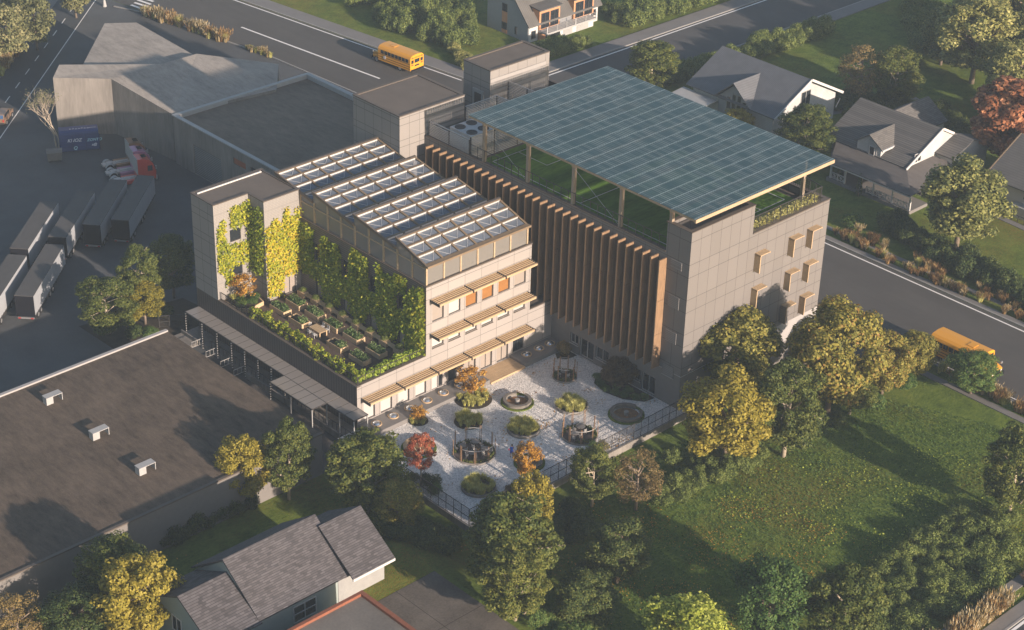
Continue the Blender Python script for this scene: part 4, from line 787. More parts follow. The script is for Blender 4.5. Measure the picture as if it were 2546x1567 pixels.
def rim_bed(x, y, r, label, hrim, mat, n, gmat, gh, rim=True):
    o = thing('planting_circle', label, 'planter', (x, y, 0)); 
    if rim: b = MB(); b.ring((0, 0, 0), r - .1, r, 0, hrim, 40); part('rim', b, m_concw, o, local=True)
    b = MB(); b.disc((0, 0, max(.02, hrim - .1)), r - .1 if rim else r, 32); part('soil', b, m_soil, o, local=True)
    global SINK
    g = np.random.default_rng(int(x*10 + y)); SINK = []
    for k in range(n):
        a = g.uniform(0, 6.28); q = r * .82 * math.sqrt(g.uniform()); tuft(x + q*math.cos(a), y + q*math.sin(a), gh * g.uniform(.8, 1.15), gh * g.uniform(.8, 1.2), '', '', gmat, .05, plume=False)
    q = bpy.data.objects.new('grass_mound', merged('grass_mound', SINK)); COL.objects.link(q); tag(q, 'soft grass filling the ' + label, 'grass', kind='thing'); SINK = None
rim_bed(9.75, 11.0, 1.5, 'round bed of pale grass in the middle of the courtyard', .3, 0, 40, 'softgrass', .7); rim_bed(9.8, 17.0, 1.5, 'round bed of shaded grass near the building side', .25, 0, 38, 'softgrass', .7)
rim_bed(13.75, 1.95, 1.5, 'round bed of dark grass near the fence corner', .25, 0, 40, 'softgrass', .62); rim_bed(5.55, 8.2, 1.3, 'rimless round bed of grass left of the centre', .05, 0, 36, 'softgrass', .66, False)
rim_bed(2.5, 4.95, .9, 'small rimless bed with a yellow bush by the ledge', .04, 0, 9, 'softgrass', .6, False); rim_bed(3.0, 11.1, 1.75, 'rimless oval bed under the orange tree', .04, 0, 46, 'softgrass', .55, False)
def ring_seat(x, y, r, a0, a1, label, stool=True, h=.45, mat=None):
    o = thing('ring_bench', label, 'bench', (x, y, 0)); b = MB(); b.ring((0, 0, 0), r - .38, r - .08, h - .14, h, 44, 0, a0, a1); part('seat', b, mat or m_slab, o, local=True)
    b = MB(); b.ring((0, 0, 0), r - .3, r - .16, 0, h - .14, 40, 0, a0, a1); part('base', b, m_concw, o, local=True); b = MB(); b.disc((0, 0, .02), r - .35, 36); part('mulch', b, m_mulch2, o, local=True)
    b = MB(); b.ring((0, 0, 0), r - .1, r + .12, 0, .12, 40); part('turf_edge', b, m_grass, o, local=True)
    if stool: b = MB(); b.lathe((0, 0, 0), [(.001, .42), (.2, .42), (.23, .38), (.2, .02)], 16); part('centre_stool', b, m_kerb, o, local=True)
m_mulch2 = M('bark_mulch', (.21, .115, .055), .95, .45, 3, 14)
ring_seat(6.1, 13.7, 1.4, -220, 100, 'broken ring bench round rust mulch with a stone stool', True, .42); ring_seat(5.9, 2.05, 1.45, 95, 330, 'pale half-ring bench behind the red tree', False, .4, m_slat)
ring_seat(13.9, 7.75, 1.25, -130, 140, 'small ring bench hidden behind the yellow tree', False, .35); ring_seat(14.05, 19.7, 1.55, -265, 60, 'shaded ring bench with a small green stool in the middle', True, .42)
m_corten = wood('rust_stakes', (.27, .165, .095), 2, .2, False)
def cage(x, y, r, n, tables, a0, a1, label, short):
    o = thing('timber_ring', label, 'seating circle', (x, y, 0)); b = MB(); b.ring((0, 0, 0), r - .08, r, 0, .16, 44); part('base_ring', b, m_concw, o, local=True)
    b = MB(); b.disc((0, 0, .03), r - .1, 36); part('paved_floor', b, M('dark_paving', (.085, .065, .06), .9, .3, 2, 9) if 'dark_paving' not in bpy.data.materials else bpy.data.materials['dark_paving'], o, local=True)
    for k in range(n):
        a = 6.283 * k / n
        for da in (-.035, .035): b = MB(); q = r - .04; b.box(q*math.cos(a + da) - .02, q*math.cos(a + da) + .02, q*math.sin(a + da) - .02, q*math.sin(a + da) + .02, 0, 1.75 if k % 2 else 1.6); part('stake', b, m_corten, o, local=True)
    b = MB(); b.tube([((r - .02)*math.cos(R(q)), (r - .02)*math.sin(R(q)), 1.42) for q in range(a0, a1 + 1, 6)], .026, 5); part('hoop', b, m_steel, o, local=True)
    g = np.random.default_rng(int(x*7)); m = int(r * 330); an = g.uniform(R(a0), R(a1), m); rr = r - .12 - np.abs(g.normal(size=m)) * .13; P = np.column_stack([rr*np.cos(an), rr*np.sin(an), .05 + g.uniform(0, .38, m)])
    me = cards('low_hedge', P, sph(m) + np.array([0, 0, .5]), .085, LM['plane']); part('low_hedge', me, None, o)
    for i, (tx, ty, tr) in enumerate(tables):
        w = ('on the ledge side', 'towards the lawn', 'on the near side', 'towards the timber fins')[i % 4]; tb = thing('round_table', 'grey table ' + w + ' of the ' + short, 'table', (x + tx, y + ty, .03), 0, 'round tables in the timber rings')
        b = MB(); b.lathe((0, 0, 0), [(.001, .58), (tr, .58), (tr, .54), (.001, .54)], 24); part('tabletop', b, m_walk, tb, local=True); b = MB(); b.lathe((0, 0, 0), [(.04, .54), (.04, .04), (.2, .02), (.2, 0)], 12); part('leg', b, m_dark, tb, local=True)
        for c in range(3):
            a = c * 2.09 + i; cx, cy = x + tx + (tr + .12)*math.cos(a), y + ty + (tr + .12)*math.sin(a); ch = thing('round_chair', 'shell chair at the table ' + w + ' of the ' + short, 'chair', (cx, cy, .03), math.degrees(a), 'shell chairs in the timber rings')
            b = MB(); b.lathe((0, 0, 0), [(.001, .33), (.17, .34), (.17, .31), (.001, .30)], 12); part('seat', b, m_steel, ch, local=True); b = MB(); b.ring((0, 0, 0), .14, .17, .34, .58, 10, 0, -70, 70); part('backrest', b, m_steel, ch, local=True)
            for q in range(4): b = MB(); b.tube([(.05*math.cos(q*1.57 + .78), .05*math.sin(q*1.57 + .78), .31), (.16*math.cos(q*1.57 + .78), .16*math.sin(q*1.57 + .78), 0)], .014, 4); part('leg', b, m_steel, ch, local=True)
cage(9.6, 5.2, 1.9, 9, [(-.95, -.55, .36), (-.65, .75, .38), (.45, -.6, .36), (.75, .7, .34)], -75, 235, 'large timber ring with four tables', 'large timber ring'); cage(13.7, 14.1, 1.62, 9, [(-.45, .55, .42), (.05, -.6, .34)], -60, 220, 'timber ring with two tables beside the fence', 'timber ring beside the fence'); cage(5.75, 20.1, 1.15, 9, [(-.1, .05, .36)], 0, 340, 'small shaded timber ring by the timber fins', 'small shaded timber ring')
# shaded maple bed, corner bed, fence-foot planting
b = MB(); b.add([(7.6, Y0 - .1, .02), (7.4, 22.6, .02), (8.3, 21.4, .02), (10, 21.0, .02), (12, 21.4, .02), (13.6, 22.6, .02), (13.8, Y0 - .1, .02)], [tuple(range(7))]); solo('maple_bed', b, m_soil, 'dark planting bed against the wall under the timber fins', 'flower bed')
for k, (x, y) in enumerate(((8.0, 22.2), (8.9, 21.6), (9.9, 21.3), (10.9, 21.5), (11.8, 21.8), (12.7, 22.3), (13.3, 22.9), (8.1, 23.1), (9.0, 22.6), (10.2, 22.4), (11.4, 22.7))): shrub(x, y, .55, .5, 'low dark shrub at the foot of the maple under the timber fins', 'low shrubs under the maple', 'green' if k % 3 else 'herb', 0)
b = MB(); b.add([(2.15, Y0 - .1, .02), (2.15, 22.4, .02), (2.9, 21.9, .02), (3.6, 22.5, .02), (3.75, Y0 - .1, .02)], [tuple(range(5))]); solo('corner_bed', b, m_soil, 'small dark bed in the courtyard corner', 'flower bed')
shrub(2.85, 22.9, .85, 1.25, 'yellow-brown bush in the shaded courtyard corner', None, 'brown', 0, 'corner_bush', 'bush')
for k, (x, y, r, mt, lab) in enumerate(((9.3, -1.5, .6, 'dark', 'dark bush by the red tree trunk'), (10.9, -.9, 1.0, 'dark', 'big dark bush right of the red tree inside the fence'), (11.9, -1.3, .7, 'green', 'small green bush on the house side fence'), (16.5, 3.4, .8, 'plum', 'dark bush left of the yellow tree at the fence'), (16.6, 5.6, .7, 'plum', 'dark bush right of the yellow tree at the fence'), (16.5, 13.0, .85, 'herb', 'pale flowering bush at the lawn fence'), (16.6, 14.0, .7, 'olive', 'yellowish flowering bush at the lawn fence'), (6.2, 2.9, .4, 'green', 'green bush inside the pale half ring'))): shrub(x, y, r, r*1.2, lab, None, mt, 0, 'courtyard_bush', 'bush')
# fallen leaves on the gravel and the lawn
g = np.random.default_rng(5); pts = []
for k in range(60): c = g.uniform([2.4, -2], [17, 23.4]); m = g.integers(5, 26); pts.append(c + g.normal(size=(m, 2)) * [.25, .5])
P = np.vstack(pts); P = P[(P[:, 0] > 2.2) & (P[:, 0] < 17.2) & (P[:, 1] > -2.2) & (P[:, 1] < 23.7)]; rng = g; P = np.column_stack([P, np.full(len(P), .03)])
struct('fallen_leaves', cards('fallen_leaves', P, np.tile([0, 0, 1.], (len(P), 1)) + g.normal(size=(len(P), 3))*.3, .075, LM['rust']), None, 'stuff')
def lawn_leaves(polys, n, mat, size, nm='fallen_leaves'):
    global rng
    rng = np.random.default_rng(n); P = np.vstack([poly_scatter(p, n // len(polys), rng) for p in polys]); P = P + 0; w = np.sin(P[:, 0]*.9 + P[:, 1]*.35) + np.sin(P[:, 0]*.31 - P[:, 1]*.77) + rng.normal(size=len(P)) * .8; P = P[w > .15]
    P = np.column_stack([P, GZ + .03 + rng.uniform(0, .06, len(P))]); N = np.tile([0, 0, 1.], (len(P), 1)) + rng.normal(size=(len(P), 3))*.45; struct(nm, cards(nm, P, N / np.linalg.norm(N, axis=1)[:, None], size, LM[mat]), None, 'stuff')
lawn_leaves([[(27, 15), (33, 13), (46, 26), (50, 32), (44, 42), (34, 36), (28, 26)]], 5200, 'lime', .09); lawn_leaves([[(24, 2), (34, -4), (44, 4), (47, 14), (40, 22), (28, 18)]], 11000, 'rust', .055); lawn_leaves([[(2, -24), (18, -3), (20, 12), (26, 12), (30, -7), (18, -8), (9, -20)]], 2600, 'rust', .08)
# grass blades over the near lawn
rng = np.random.default_rng(77); q = poly_scatter([(19, 12), (28, -7), (50, -12), (53, 44), (38, 45), (26, 40), (20, 26)], 60000, rng); P = np.column_stack([q, np.full(len(q), GZ + .05)]); N = rng.normal(size=(len(q), 3)) * [1, 1, .25]; N /= np.linalg.norm(N, axis=1)[:, None]
struct('lawn_blades', cards('lawn_blades', P, N, .085, LM['green'], .35), None, 'stuff')
# ---------------------------------------------------------------- boy
def skin_body(name, joints, edges, radii, mats, parent, rootv=0):
    me = bpy.data.meshes.new(name); me.from_pydata(joints, edges, []); o = bpy.data.objects.new(name, me); COL.objects.link(o); o.parent = parent
    md = o.modifiers.new('s', 'SKIN'); o.modifiers.new('u', 'SUBSURF').levels = 1
    for i, r in enumerate(radii): me.skin_vertices[0].data[i].radius = (r, r) if not isinstance(r, tuple) else r
    me.skin_vertices[0].data[rootv].use_root = True
    for m in mats: me.materials.append(m)
    return o
boy = thing('person', 'boy in a blue T-shirt and blue shorts walking across the gravel', 'person', (12.2, 7.25, 0), 150); s = .78
J = [(0,0,.92),(0,0,1.12),(0,0,1.34),(0,0,1.46),(.01,0,1.56),(.02,0,1.68), (.02,.17,1.34),(.06,.24,1.10),(.16,.24,.93), (-.02,-.17,1.34),(-.1,-.22,1.10),(-.04,-.24,.90), (.02,.09,.86),(.10,.1,.48),(.02,.1,.08),(.14,.1,.03), (-.02,-.09,.86),(-.06,-.1,.48),(-.2,-.1,.12),(-.1,-.1,.05), (.2,.24,.88),(-.01,-.24,.84)]
J = [tuple(a*s for a in j) for j in J]; E_ = [(0,1),(1,2),(2,3),(3,4),(4,5),(2,6),(6,7),(7,8),(8,20),(2,9),(9,10),(10,11),(11,21),(0,12),(12,13),(13,14),(14,15),(0,16),(16,17),(17,18),(18,19)]
rad = [(.13,.10),(.12,.09),(.14,.09),.05,.085,.075, .055,.042,.032, .055,.042,.032, .08,.06,.035,.03, .08,.06,.035,.03, .03,.03]; rad = [tuple(a*s for a in r) if isinstance(r, tuple) else r*s for r in rad]
m_skin = M('skin', (.50, .28, .19), .6, .05); m_blue = M('blue_cotton', (.03, .13, .55), .8, .1); skin_body('body', J, E_, rad, [m_skin], boy)
def sleeve(nm, pts, rs, m): b = MB(); b.tube([tuple(a*s for a in p) for p in pts], [r*s for r in rs], 10); part(nm, b, m, boy, local=True, smooth=True)
b = MB(); b.lathe((0, 0, 0), [(.155*s, .86*s), (.15*s, 1.0*s), (.165*s, 1.25*s), (.15*s, 1.36*s), (.07*s, 1.43*s)], 12); 
for y in (.17, -.17): b.tube([(0, y*.8*s, 1.36*s), (.03*s, y*1.3*s, 1.18*s)], [.075*s, .07*s], 8)
part('t_shirt', b, m_blue, boy, local=True, smooth=True); b = MB(); b.tube([(.0, .07*s, .95*s), (.08*s, .1*s, .55*s)], [.12*s, .10*s], 10); b.tube([(0, -.07*s, .95*s), (-.05*s, -.1*s, .55*s)], [.12*s, .10*s], 10); part('shorts', b, M('navy_cotton', (.03, .05, .40), .8, .1), boy, local=True, smooth=True)
b = MB(); b.lathe((-.01*s, 0, 1.60*s), [(.105*s, -.03*s), (.108*s, .04*s), (.085*s, .11*s), (.001, .14*s)], 12); part('hair', b, M('dark_hair', (.02, .014, .01), .6, .1), boy, local=True, smooth=True)
b = MB(); b.tube([(.16*s, .1*s, .03*s), (0, .1*s, .04*s)], .05*s, 8); b.tube([(-.08*s, -.1*s, .05*s), (-.22*s, -.1*s, .09*s)], .05*s, 8); part('shoes', b, m_dark, boy, local=True)
ball = MB(); ball.lathe((0, 0, 0), [(.001, -.11)] + [(.11*math.cos(R(q)), .11*math.sin(R(q))) for q in range(-70, 71, 20)] + [(.001, .11)], 14); solo('ball', ball, M('pink_ball', (.70, .12, .20), .5, .05), 'pink ball carried under the arm of the boy in blue', 'ball', loc=(11.98, 7.16, .74), smooth=True).data.transform(Matrix.Translation((11.98, 7.16, .74)))
# ================================================================ YARD, WAREHOUSES, VEHICLES
lr = thing('flat_roof_hall', 'big flat hall with a stained dark roof and three roof hoods', 'building', (2.8, -6.1, GZ)); b = MB(); b.wall('x', 2.75, 1, -60, -6.1, GZ, 3.5, [], .1); b.wall('y', -6.1, 1, -20.2, 2.75, GZ, 3.5, [], .1); b.wall('x', -20.2, -1, -60, -6.1, GZ, 3.5, [], .1); b.wall('y', -60, -1, -20.2, 2.75, GZ, 3.5, [], .1); part('wall', b, m_render, lr)
b = MB(); b.box(-20.2, 2.75, -60, -6.1, 3.4, 3.5); part('roof', b, m_feltd, lr); b = MB(); b.box(2.6, 2.9, -60, -6.1, 3.5, 3.62); part('coping', b, m_cap, lr); b = MB(); b.box(-20.35, -20.0, -60, -6.1, 3.5, 3.66); part('coping', b, m_rendw, lr)
for x, y, w in ((-16.5, -20.4, 'nearest the pale roof edge'), (-9.2, -20.4, 'in the middle of the dark roof'), (-2.3, -20.4, 'nearest the lawn side of the dark roof')):
    r = thing('roof_hood', 'pale metal roof hood ' + w, 'roof hood', (x, y, 3.5), 0, 'hoods on the stained dark roof'); b = MB(); b.box(-.36, .36, -.8, .8, .68, .74); part('top', b, m_par, r, local=True); b = MB(); b.box(-.32, .32, -.78, -.12, 0, .68); part('cabinet', b, m_par, r, local=True)
    b = MB(); b.box(-.3, .32, .74, .8, 0, .68); part('leg', b, m_par, r, local=True); b = MB(); b.lathe((-.4, -.55, .3), [(.18, -.06), (.2, 0), (.18, .06)], 12); part('pipe', b, m_dark, r, local=True)
wh = thing('grey_warehouse', 'grey flat roofed warehouse with a pale parapet and roller door', 'building', (-57, 20.1, GZ)); ZW = 5.25; b = MB(); dh = [(-53.5, -48.2, GZ + .01, 3.0), (-45.9, -43.6, 3.4, 4.15), (-42.7, -41.2, 3.3, 4.15)]
b.wall('y', 20.1, -1, -57.2, -37.2, GZ, ZW, dh, .18); b.wall('x', -37.2, 1, 20.1, 39.3, GZ, ZW, [], .1); b.wall('x', -57.2, -1, 20.1, 39.3, GZ, ZW, [], .1); b.wall('y', 39.3, 1, -57.2, -37.2, GZ, ZW, [], .1); part('wall', b, m_concw, wh)
b = MB(); b.box(-57.0, -37.4, 20.3, 39.1, ZW - .45, ZW - .38); part('roof', b, m_felt, wh); b = MB(); b.box(-57.3, -37.1, 20.0, 20.5, ZW, ZW + .12); b.box(-57.3, -56.8, 20.5, 38.8, ZW, ZW + .12); b.box(-37.6, -37.1, 20.5, 38.8, ZW, ZW + .12); b.box(-57.3, -37.1, 38.8, 39.4, ZW, ZW + .12); b.box(-56.82, -56.75, 20.5, 38.8, ZW - .4, ZW); b.box(-56.8, -37.6, 38.75, 38.82, ZW - .4, ZW); part('parapet', b, m_par, wh)
b = MB(); b.box(-53.45, -48.25, 20.2, 20.26, GZ, 3.0); part('roller_door', b, m_shut, wh); b = MB(); b.box(-45.85, -43.65, 20.2, 20.24, 3.4, 4.15); part('window', b, M('rust_panel', (.30, .09, .04), .6), wh); b = MB(); b.box(-42.65, -41.25, 20.2, 20.24, 3.3, 4.15); part('window', b, m_glass, wh)
cw = thing('concrete_warehouse', 'angular board marked concrete building behind the blue container', 'building', (-66, 20, GZ))
V = dict(A=(-72.6, 14.25, 6.45), B=(-68.3, 19.3, 6.35), C=(-57.7, 20.35, 5.2), D=(-55.9, 33.6, 5.2), E=(-61.2, 38.0, 5.55), F=(-69.3, 31.9, 5.9), G=(-68.7, 26.4, 6.2), H=(-75.2, 16.7, 6.6))
b = MB(); k = 'ABCDEFGH'; b.add([V[c] for c in k], [(0, 1, 6, 7), (1, 2, 5, 6), (2, 3, 4, 5)]); part('roof', b, m_concb, cw); b = MB()
for p, q in zip(k, k[1:] + k[0]): b.quad((V[p][0], V[p][1], GZ), (V[q][0], V[q][1], GZ), V[q], V[p])
part('wall', b, m_concw, cw); b = MB(); b.add([(-86.8, 30.2, 5.0), (-84.5, 33.4, 5.0), (-70.0, 32.6, 5.0), (-69, 27, 5.0), (-77.0, 20.9, 5.0)], [(0, 1, 2, 3, 4)]); b.prism([(-86.8, 30.2), (-84.5, 33.4), (-70.0, 32.6), (-69, 27), (-77.0, 20.9)], GZ, 4.99); part('rear_hall', b, m_concb, cw)
# container with graffiti
ct = thing('shipping_container', 'dark blue shipping container with white graffiti by the bare tree', 'container', (-67.45, 13.9, GZ), 62); m_cont = ribbed('container_blue', (.028, .048, .15), 'z', .35, .03, .6, .5); b = MB(); b.box(-2.2, 2.2, -.75, .75, .12, 2.3); b.add([(-2.2, -.75, 2.3), (2.2, -.75, 2.3), (2.2, -.35, 2.55), (-2.2, -.35, 2.55), (-2.2, .75, 2.55), (2.2, .75, 2.55), (-2.2, .75, 2.3), (2.2, .75, 2.3)], [(0, 1, 2, 3), (3, 2, 5, 4), (4, 5, 7, 6), (0, 3, 4, 6), (1, 7, 5, 2)]); part('body', b, m_cont, ct, local=True)
for x in (-2.22, -.75, .75, 2.22): b = MB(); b.box(x - .05, x + .05, -.8, -.75, .05, 2.1); part('rib', b, M('container_rib', (.02, .035, .11), .5) if x < -2 else bpy.data.materials['container_rib'], ct, local=True)
for x in (-2, 2): b = MB(); b.box(x - .1, x + .1, -.7, .7, 0, .12); part('skid', b, m_dark, ct, local=True)
def scrawl(txt, x, z, size, mat, nm='graffiti'):
    c = bpy.data.curves.new(nm, 'FONT'); c.body = txt; c.size = size; c.shear = .25; c.extrude = .004; c.offset = .008; c.materials.append(mat); o = bpy.data.objects.new(nm, c); COL.objects.link(o); o.parent = ct; o.location = (x, -.757, z); o.rotation_euler = (R(90), 0, 0)
m_g1 = M('graffiti_white', (.62, .65, .72), .6, .05); m_g2 = M('graffiti_teal', (.35, .60, .68), .6, .05); scrawl('KNOZ', -1.35, 1.25, .55, m_g1); scrawl('ZONTO', .85, 1.2, .45, m_g2); scrawl('a@', 1.35, .62, .4, m_g1); scrawl('Q', -.75, .3, .55, m_g2)
b = MB(); 
for i in range(7): b.ring((-.9 + i*.33, -.02 + .05*math.sin(i*2), 2.552), .07, .11, 0, .006, 12)
b.bar((1.2, 0, 2.555), (2.0, .02, 2.555), .05, .006); part('graffiti', b, m_g1, ct, local=True)
dp = thing('waste_bin', 'grey wheeled waste bin with a hinged lid beside the bare tree', 'dumpster', (-66.4, 10.0, GZ), 62); b = MB(); b.extrude([(-.8, -.4, .2), (.8, -.4, .2), (.86, -.55, 1.2), (-.86, -.55, 1.2)], (0, .95, 0)); m_bin = M('bin_grey', (.13, .125, .12), .6); part('body', b, m_bin, dp, local=True); b = MB(); b.extrude([(-.88, -.58, 1.22), (-.88, -.3, 1.45), (-.88, .2, 1.5), (-.88, .45, 1.25)], (1.76, 0, 0)); part('lid', b, m_bin, dp, local=True)
for x in (-.6, .6):
    for y in (-.3, .4): b = MB(); b.wheel((x, y, .1), .1, .08); part('wheel', b, m_dark, dp, local=True)
lp = thing('street_lamp', 'street lamp foot standing by the crossing at the top edge', 'street lamp', (-104.76, 41.25, GZ)); b = MB(); b.lathe((0, 0, 0), [(.28, 0), (.28, .12), (.16, .9), (.11, 1.0)], 10); part('base', b, m_par, lp, local=True); b = MB(); b.tube([(0, 0, .9), (0, 0, 6.2), (.3, .1, 6.6), (1.4, .5, 6.7)], .08, 6); part('pole', b, m_dark, lp, local=True); b = MB(); b.box(1.2, 1.9, .35, .65, 6.62, 6.74); part('lamp_head', b, m_dark, lp, local=True)
# trailers
m_tarp = M('trailer_tarp', (.33, .345, .37), .6, .08, .8, 5, stretch=(1, 1, .3)); m_troof = M('trailer_roof', (.075, .070, .067), .7, .15, .4, 4); m_tyre = M('tyre', (.018, .018, .019), .8, .1); m_rim = M('wheel_rim', (.35, .35, .36), .4, .1, metal=.5); m_blackp = M('black_panel', (.010, .010, .014), .7, .1, spec=.1)
def wheels(o, pos, r=.36, w=.24, axis='y'):
    for x, y in pos:
        b = MB(); b.wheel((x, y, r), r, w, axis); q = part('wheel', b, m_tyre, o, local=True); b = MB(); sg = 1 if y > 0 else -1; b.wheel((x, y + sg*(w/2 + .005), r), r*.58, .02, axis); part('rim', b, m_rim, q, local=True)
def trailer(x, y, ang, label):
    o = thing('semi_trailer', label, 'trailer', (x, y, GZ), ang, 'parked semi-trailers'); L, Wd = 10.75, .93
    b = MB(); b.box(.06, L, -Wd, Wd, .86, 2.93); part('tarp_sides', b, m_tarp, o, local=True); b = MB(); b.box(-.02, L + .02, -Wd - .015, Wd + .015, 2.935, 2.99); part('roof', b, m_troof, o, local=True); b = MB(); b.box(-.02, .055, -Wd, Wd, .7, 2.93); part('rear_doors', b, m_blackp, o, local=True)
    b = MB(); b.box(.1, L, -.35, .35, .62, .8); b.box(.06, L, -Wd, -Wd + .06, .7, .855); b.box(.06, L, Wd - .06, Wd, .7, .855)
    for k in range(18): 
        for sy in (-1, 1): b.box(.4 + k*.58, .46 + k*.58, sy*Wd - .015, sy*Wd + .015, .72, .95)
    part('chassis', b, m_dark, o, local=True); b = MB(); b.box(-.03, .1, -.8, .8, .45, .6); part('bumper', b, m_rim, o, local=True)
    for sy in (-.62, .62): b = MB(); b.box(-.06, -.03, sy - .12, sy + .12, .47, .58); part('tail_light', b, M('tail_red', (.4, .03, .03), .3) if 'tail_red' not in bpy.data.materials else bpy.data.materials['tail_red'], o, local=True)
    wheels(o, [(a, sy*.75) for a in (1.2, 2.15, 5.3, 6.2) for sy in (-1, 1)]); 
    for sy in (-.6, .6): b = MB(); b.box(8.2, 8.32, sy - .06, sy + .06, .0, .7); part('landing_leg', b, m_dark, o, local=True)
    b = MB(); b.box(3.2, 4.8, -.8, -.2, .3, .7); part('pallet_box', b, m_dark, o, local=True)
for a in ((-44.05, 4.28, 132, 'rightmost trailer of the upper row, black rear doors, beside the red truck'), (-45.03, 1.45, 132, 'second trailer from the right in the upper row'), (-44.91, -2.67, 132, 'third trailer from the right in the upper row'), (-45.2, -6.89, 132.3, 'leftmost trailer of the upper row, partly hidden by the front trailers'), (-36.34, -11.61, 132.7, 'front trailer in dappled sun with black rear doors'), (-36.9, -15.7, 132, 'front trailer cut off by the left edge of the photo')): trailer(*a)
def truck(x, y, ang, col, nm, label):
    o = thing('tractor_truck', label, 'truck', (x, y, GZ), ang, 'parked tractor trucks'); mp = bpy.data.materials.get(nm) or glassy(nm, col, .3, .5, coat=.5)
    b = MB(); b.extrude([(2.35, -.82, .5), (4.35, -.82, .5), (4.4, -.82, 1.4), (4.1, -.82, 2.35), (3.7, -.82, 2.8), (2.9, -.82, 3.05), (2.35, -.82, 3.05)], (0, 1.64, 0)); part('cab', b, mp, o, local=True)
    b = MB(); b.extrude([(4.36, -.7, 1.5), (4.41, -.7, 1.5), (4.14, -.7, 2.3), (4.09, -.7, 2.3)], (0, 1.4, 0)); part('windscreen', b, m_glass, o, local=True)
    for sy in (-1, 1): b = MB(); b.box(3.45, 4.0, sy*.825 - .008, sy*.825 + .008, 1.5, 2.15); part('side_window', b, m_glass, o, local=True); b = MB(); b.box(4.3, 4.42, sy*.98 - .1, sy*.98 + .1, 1.7, 2.1); part('mirror', b, m_rim, o, local=True)
    b = MB(); b.box(3.0, 3.5, -.4, .4, 3.05, 3.07); part('roof_hatch', b, m_blackp, o, local=True); b = MB(); b.box(2.3, 2.34, -.84, .84, 1.2, 3.08); part('wind_deflector', b, m_par, o, local=True)
    b = MB(); b.box(-.7, 2.4, -.38, .38, .5, .72); b.box(-.2, .5, -.3, .3, .72, .84); b.box(.9, 2.2, -.2, .2, .72, .8); part('chassis', b, m_steel, o, local=True); b = MB(); b.box(.75, 2.3, -.82, -.42, .3, .7); b.box(.75, 2.3, .42, .82, .3, .7); part('side_skirt', b, mp, o, local=True)
    b = MB(); b.box(4.35, 4.5, -.84, .84, .3, .75); part('bumper', b, m_rim, o, local=True)
    for sy in (-1, 1):
        b = MB(); b.ring((0, 0, 0), .44, .50, -.2, .2, 12, 0, 10, 170); v = [(a, c_ + sy*.6, d + .4) for a, d, c_ in b.v]; b.v = v; part('mudguard', b, m_par, o, local=True)
    wheels(o, [(0, -.65), (0, .65), (3.6, -.72), (3.6, .72)], .4, .28)
truck(-60.7, 13.4, 73, (.20, .10, .05), 'paint_bronze', 'bronze brown tractor truck, farthest of the three'); truck(-58.6, 12.55, 73, (.34, .15, .26), 'paint_mauve', 'mauve pink tractor truck in the middle'); truck(-56.5, 11.7, 73, (.50, .05, .03), 'paint_red', 'bright red tractor truck behind the trailers')
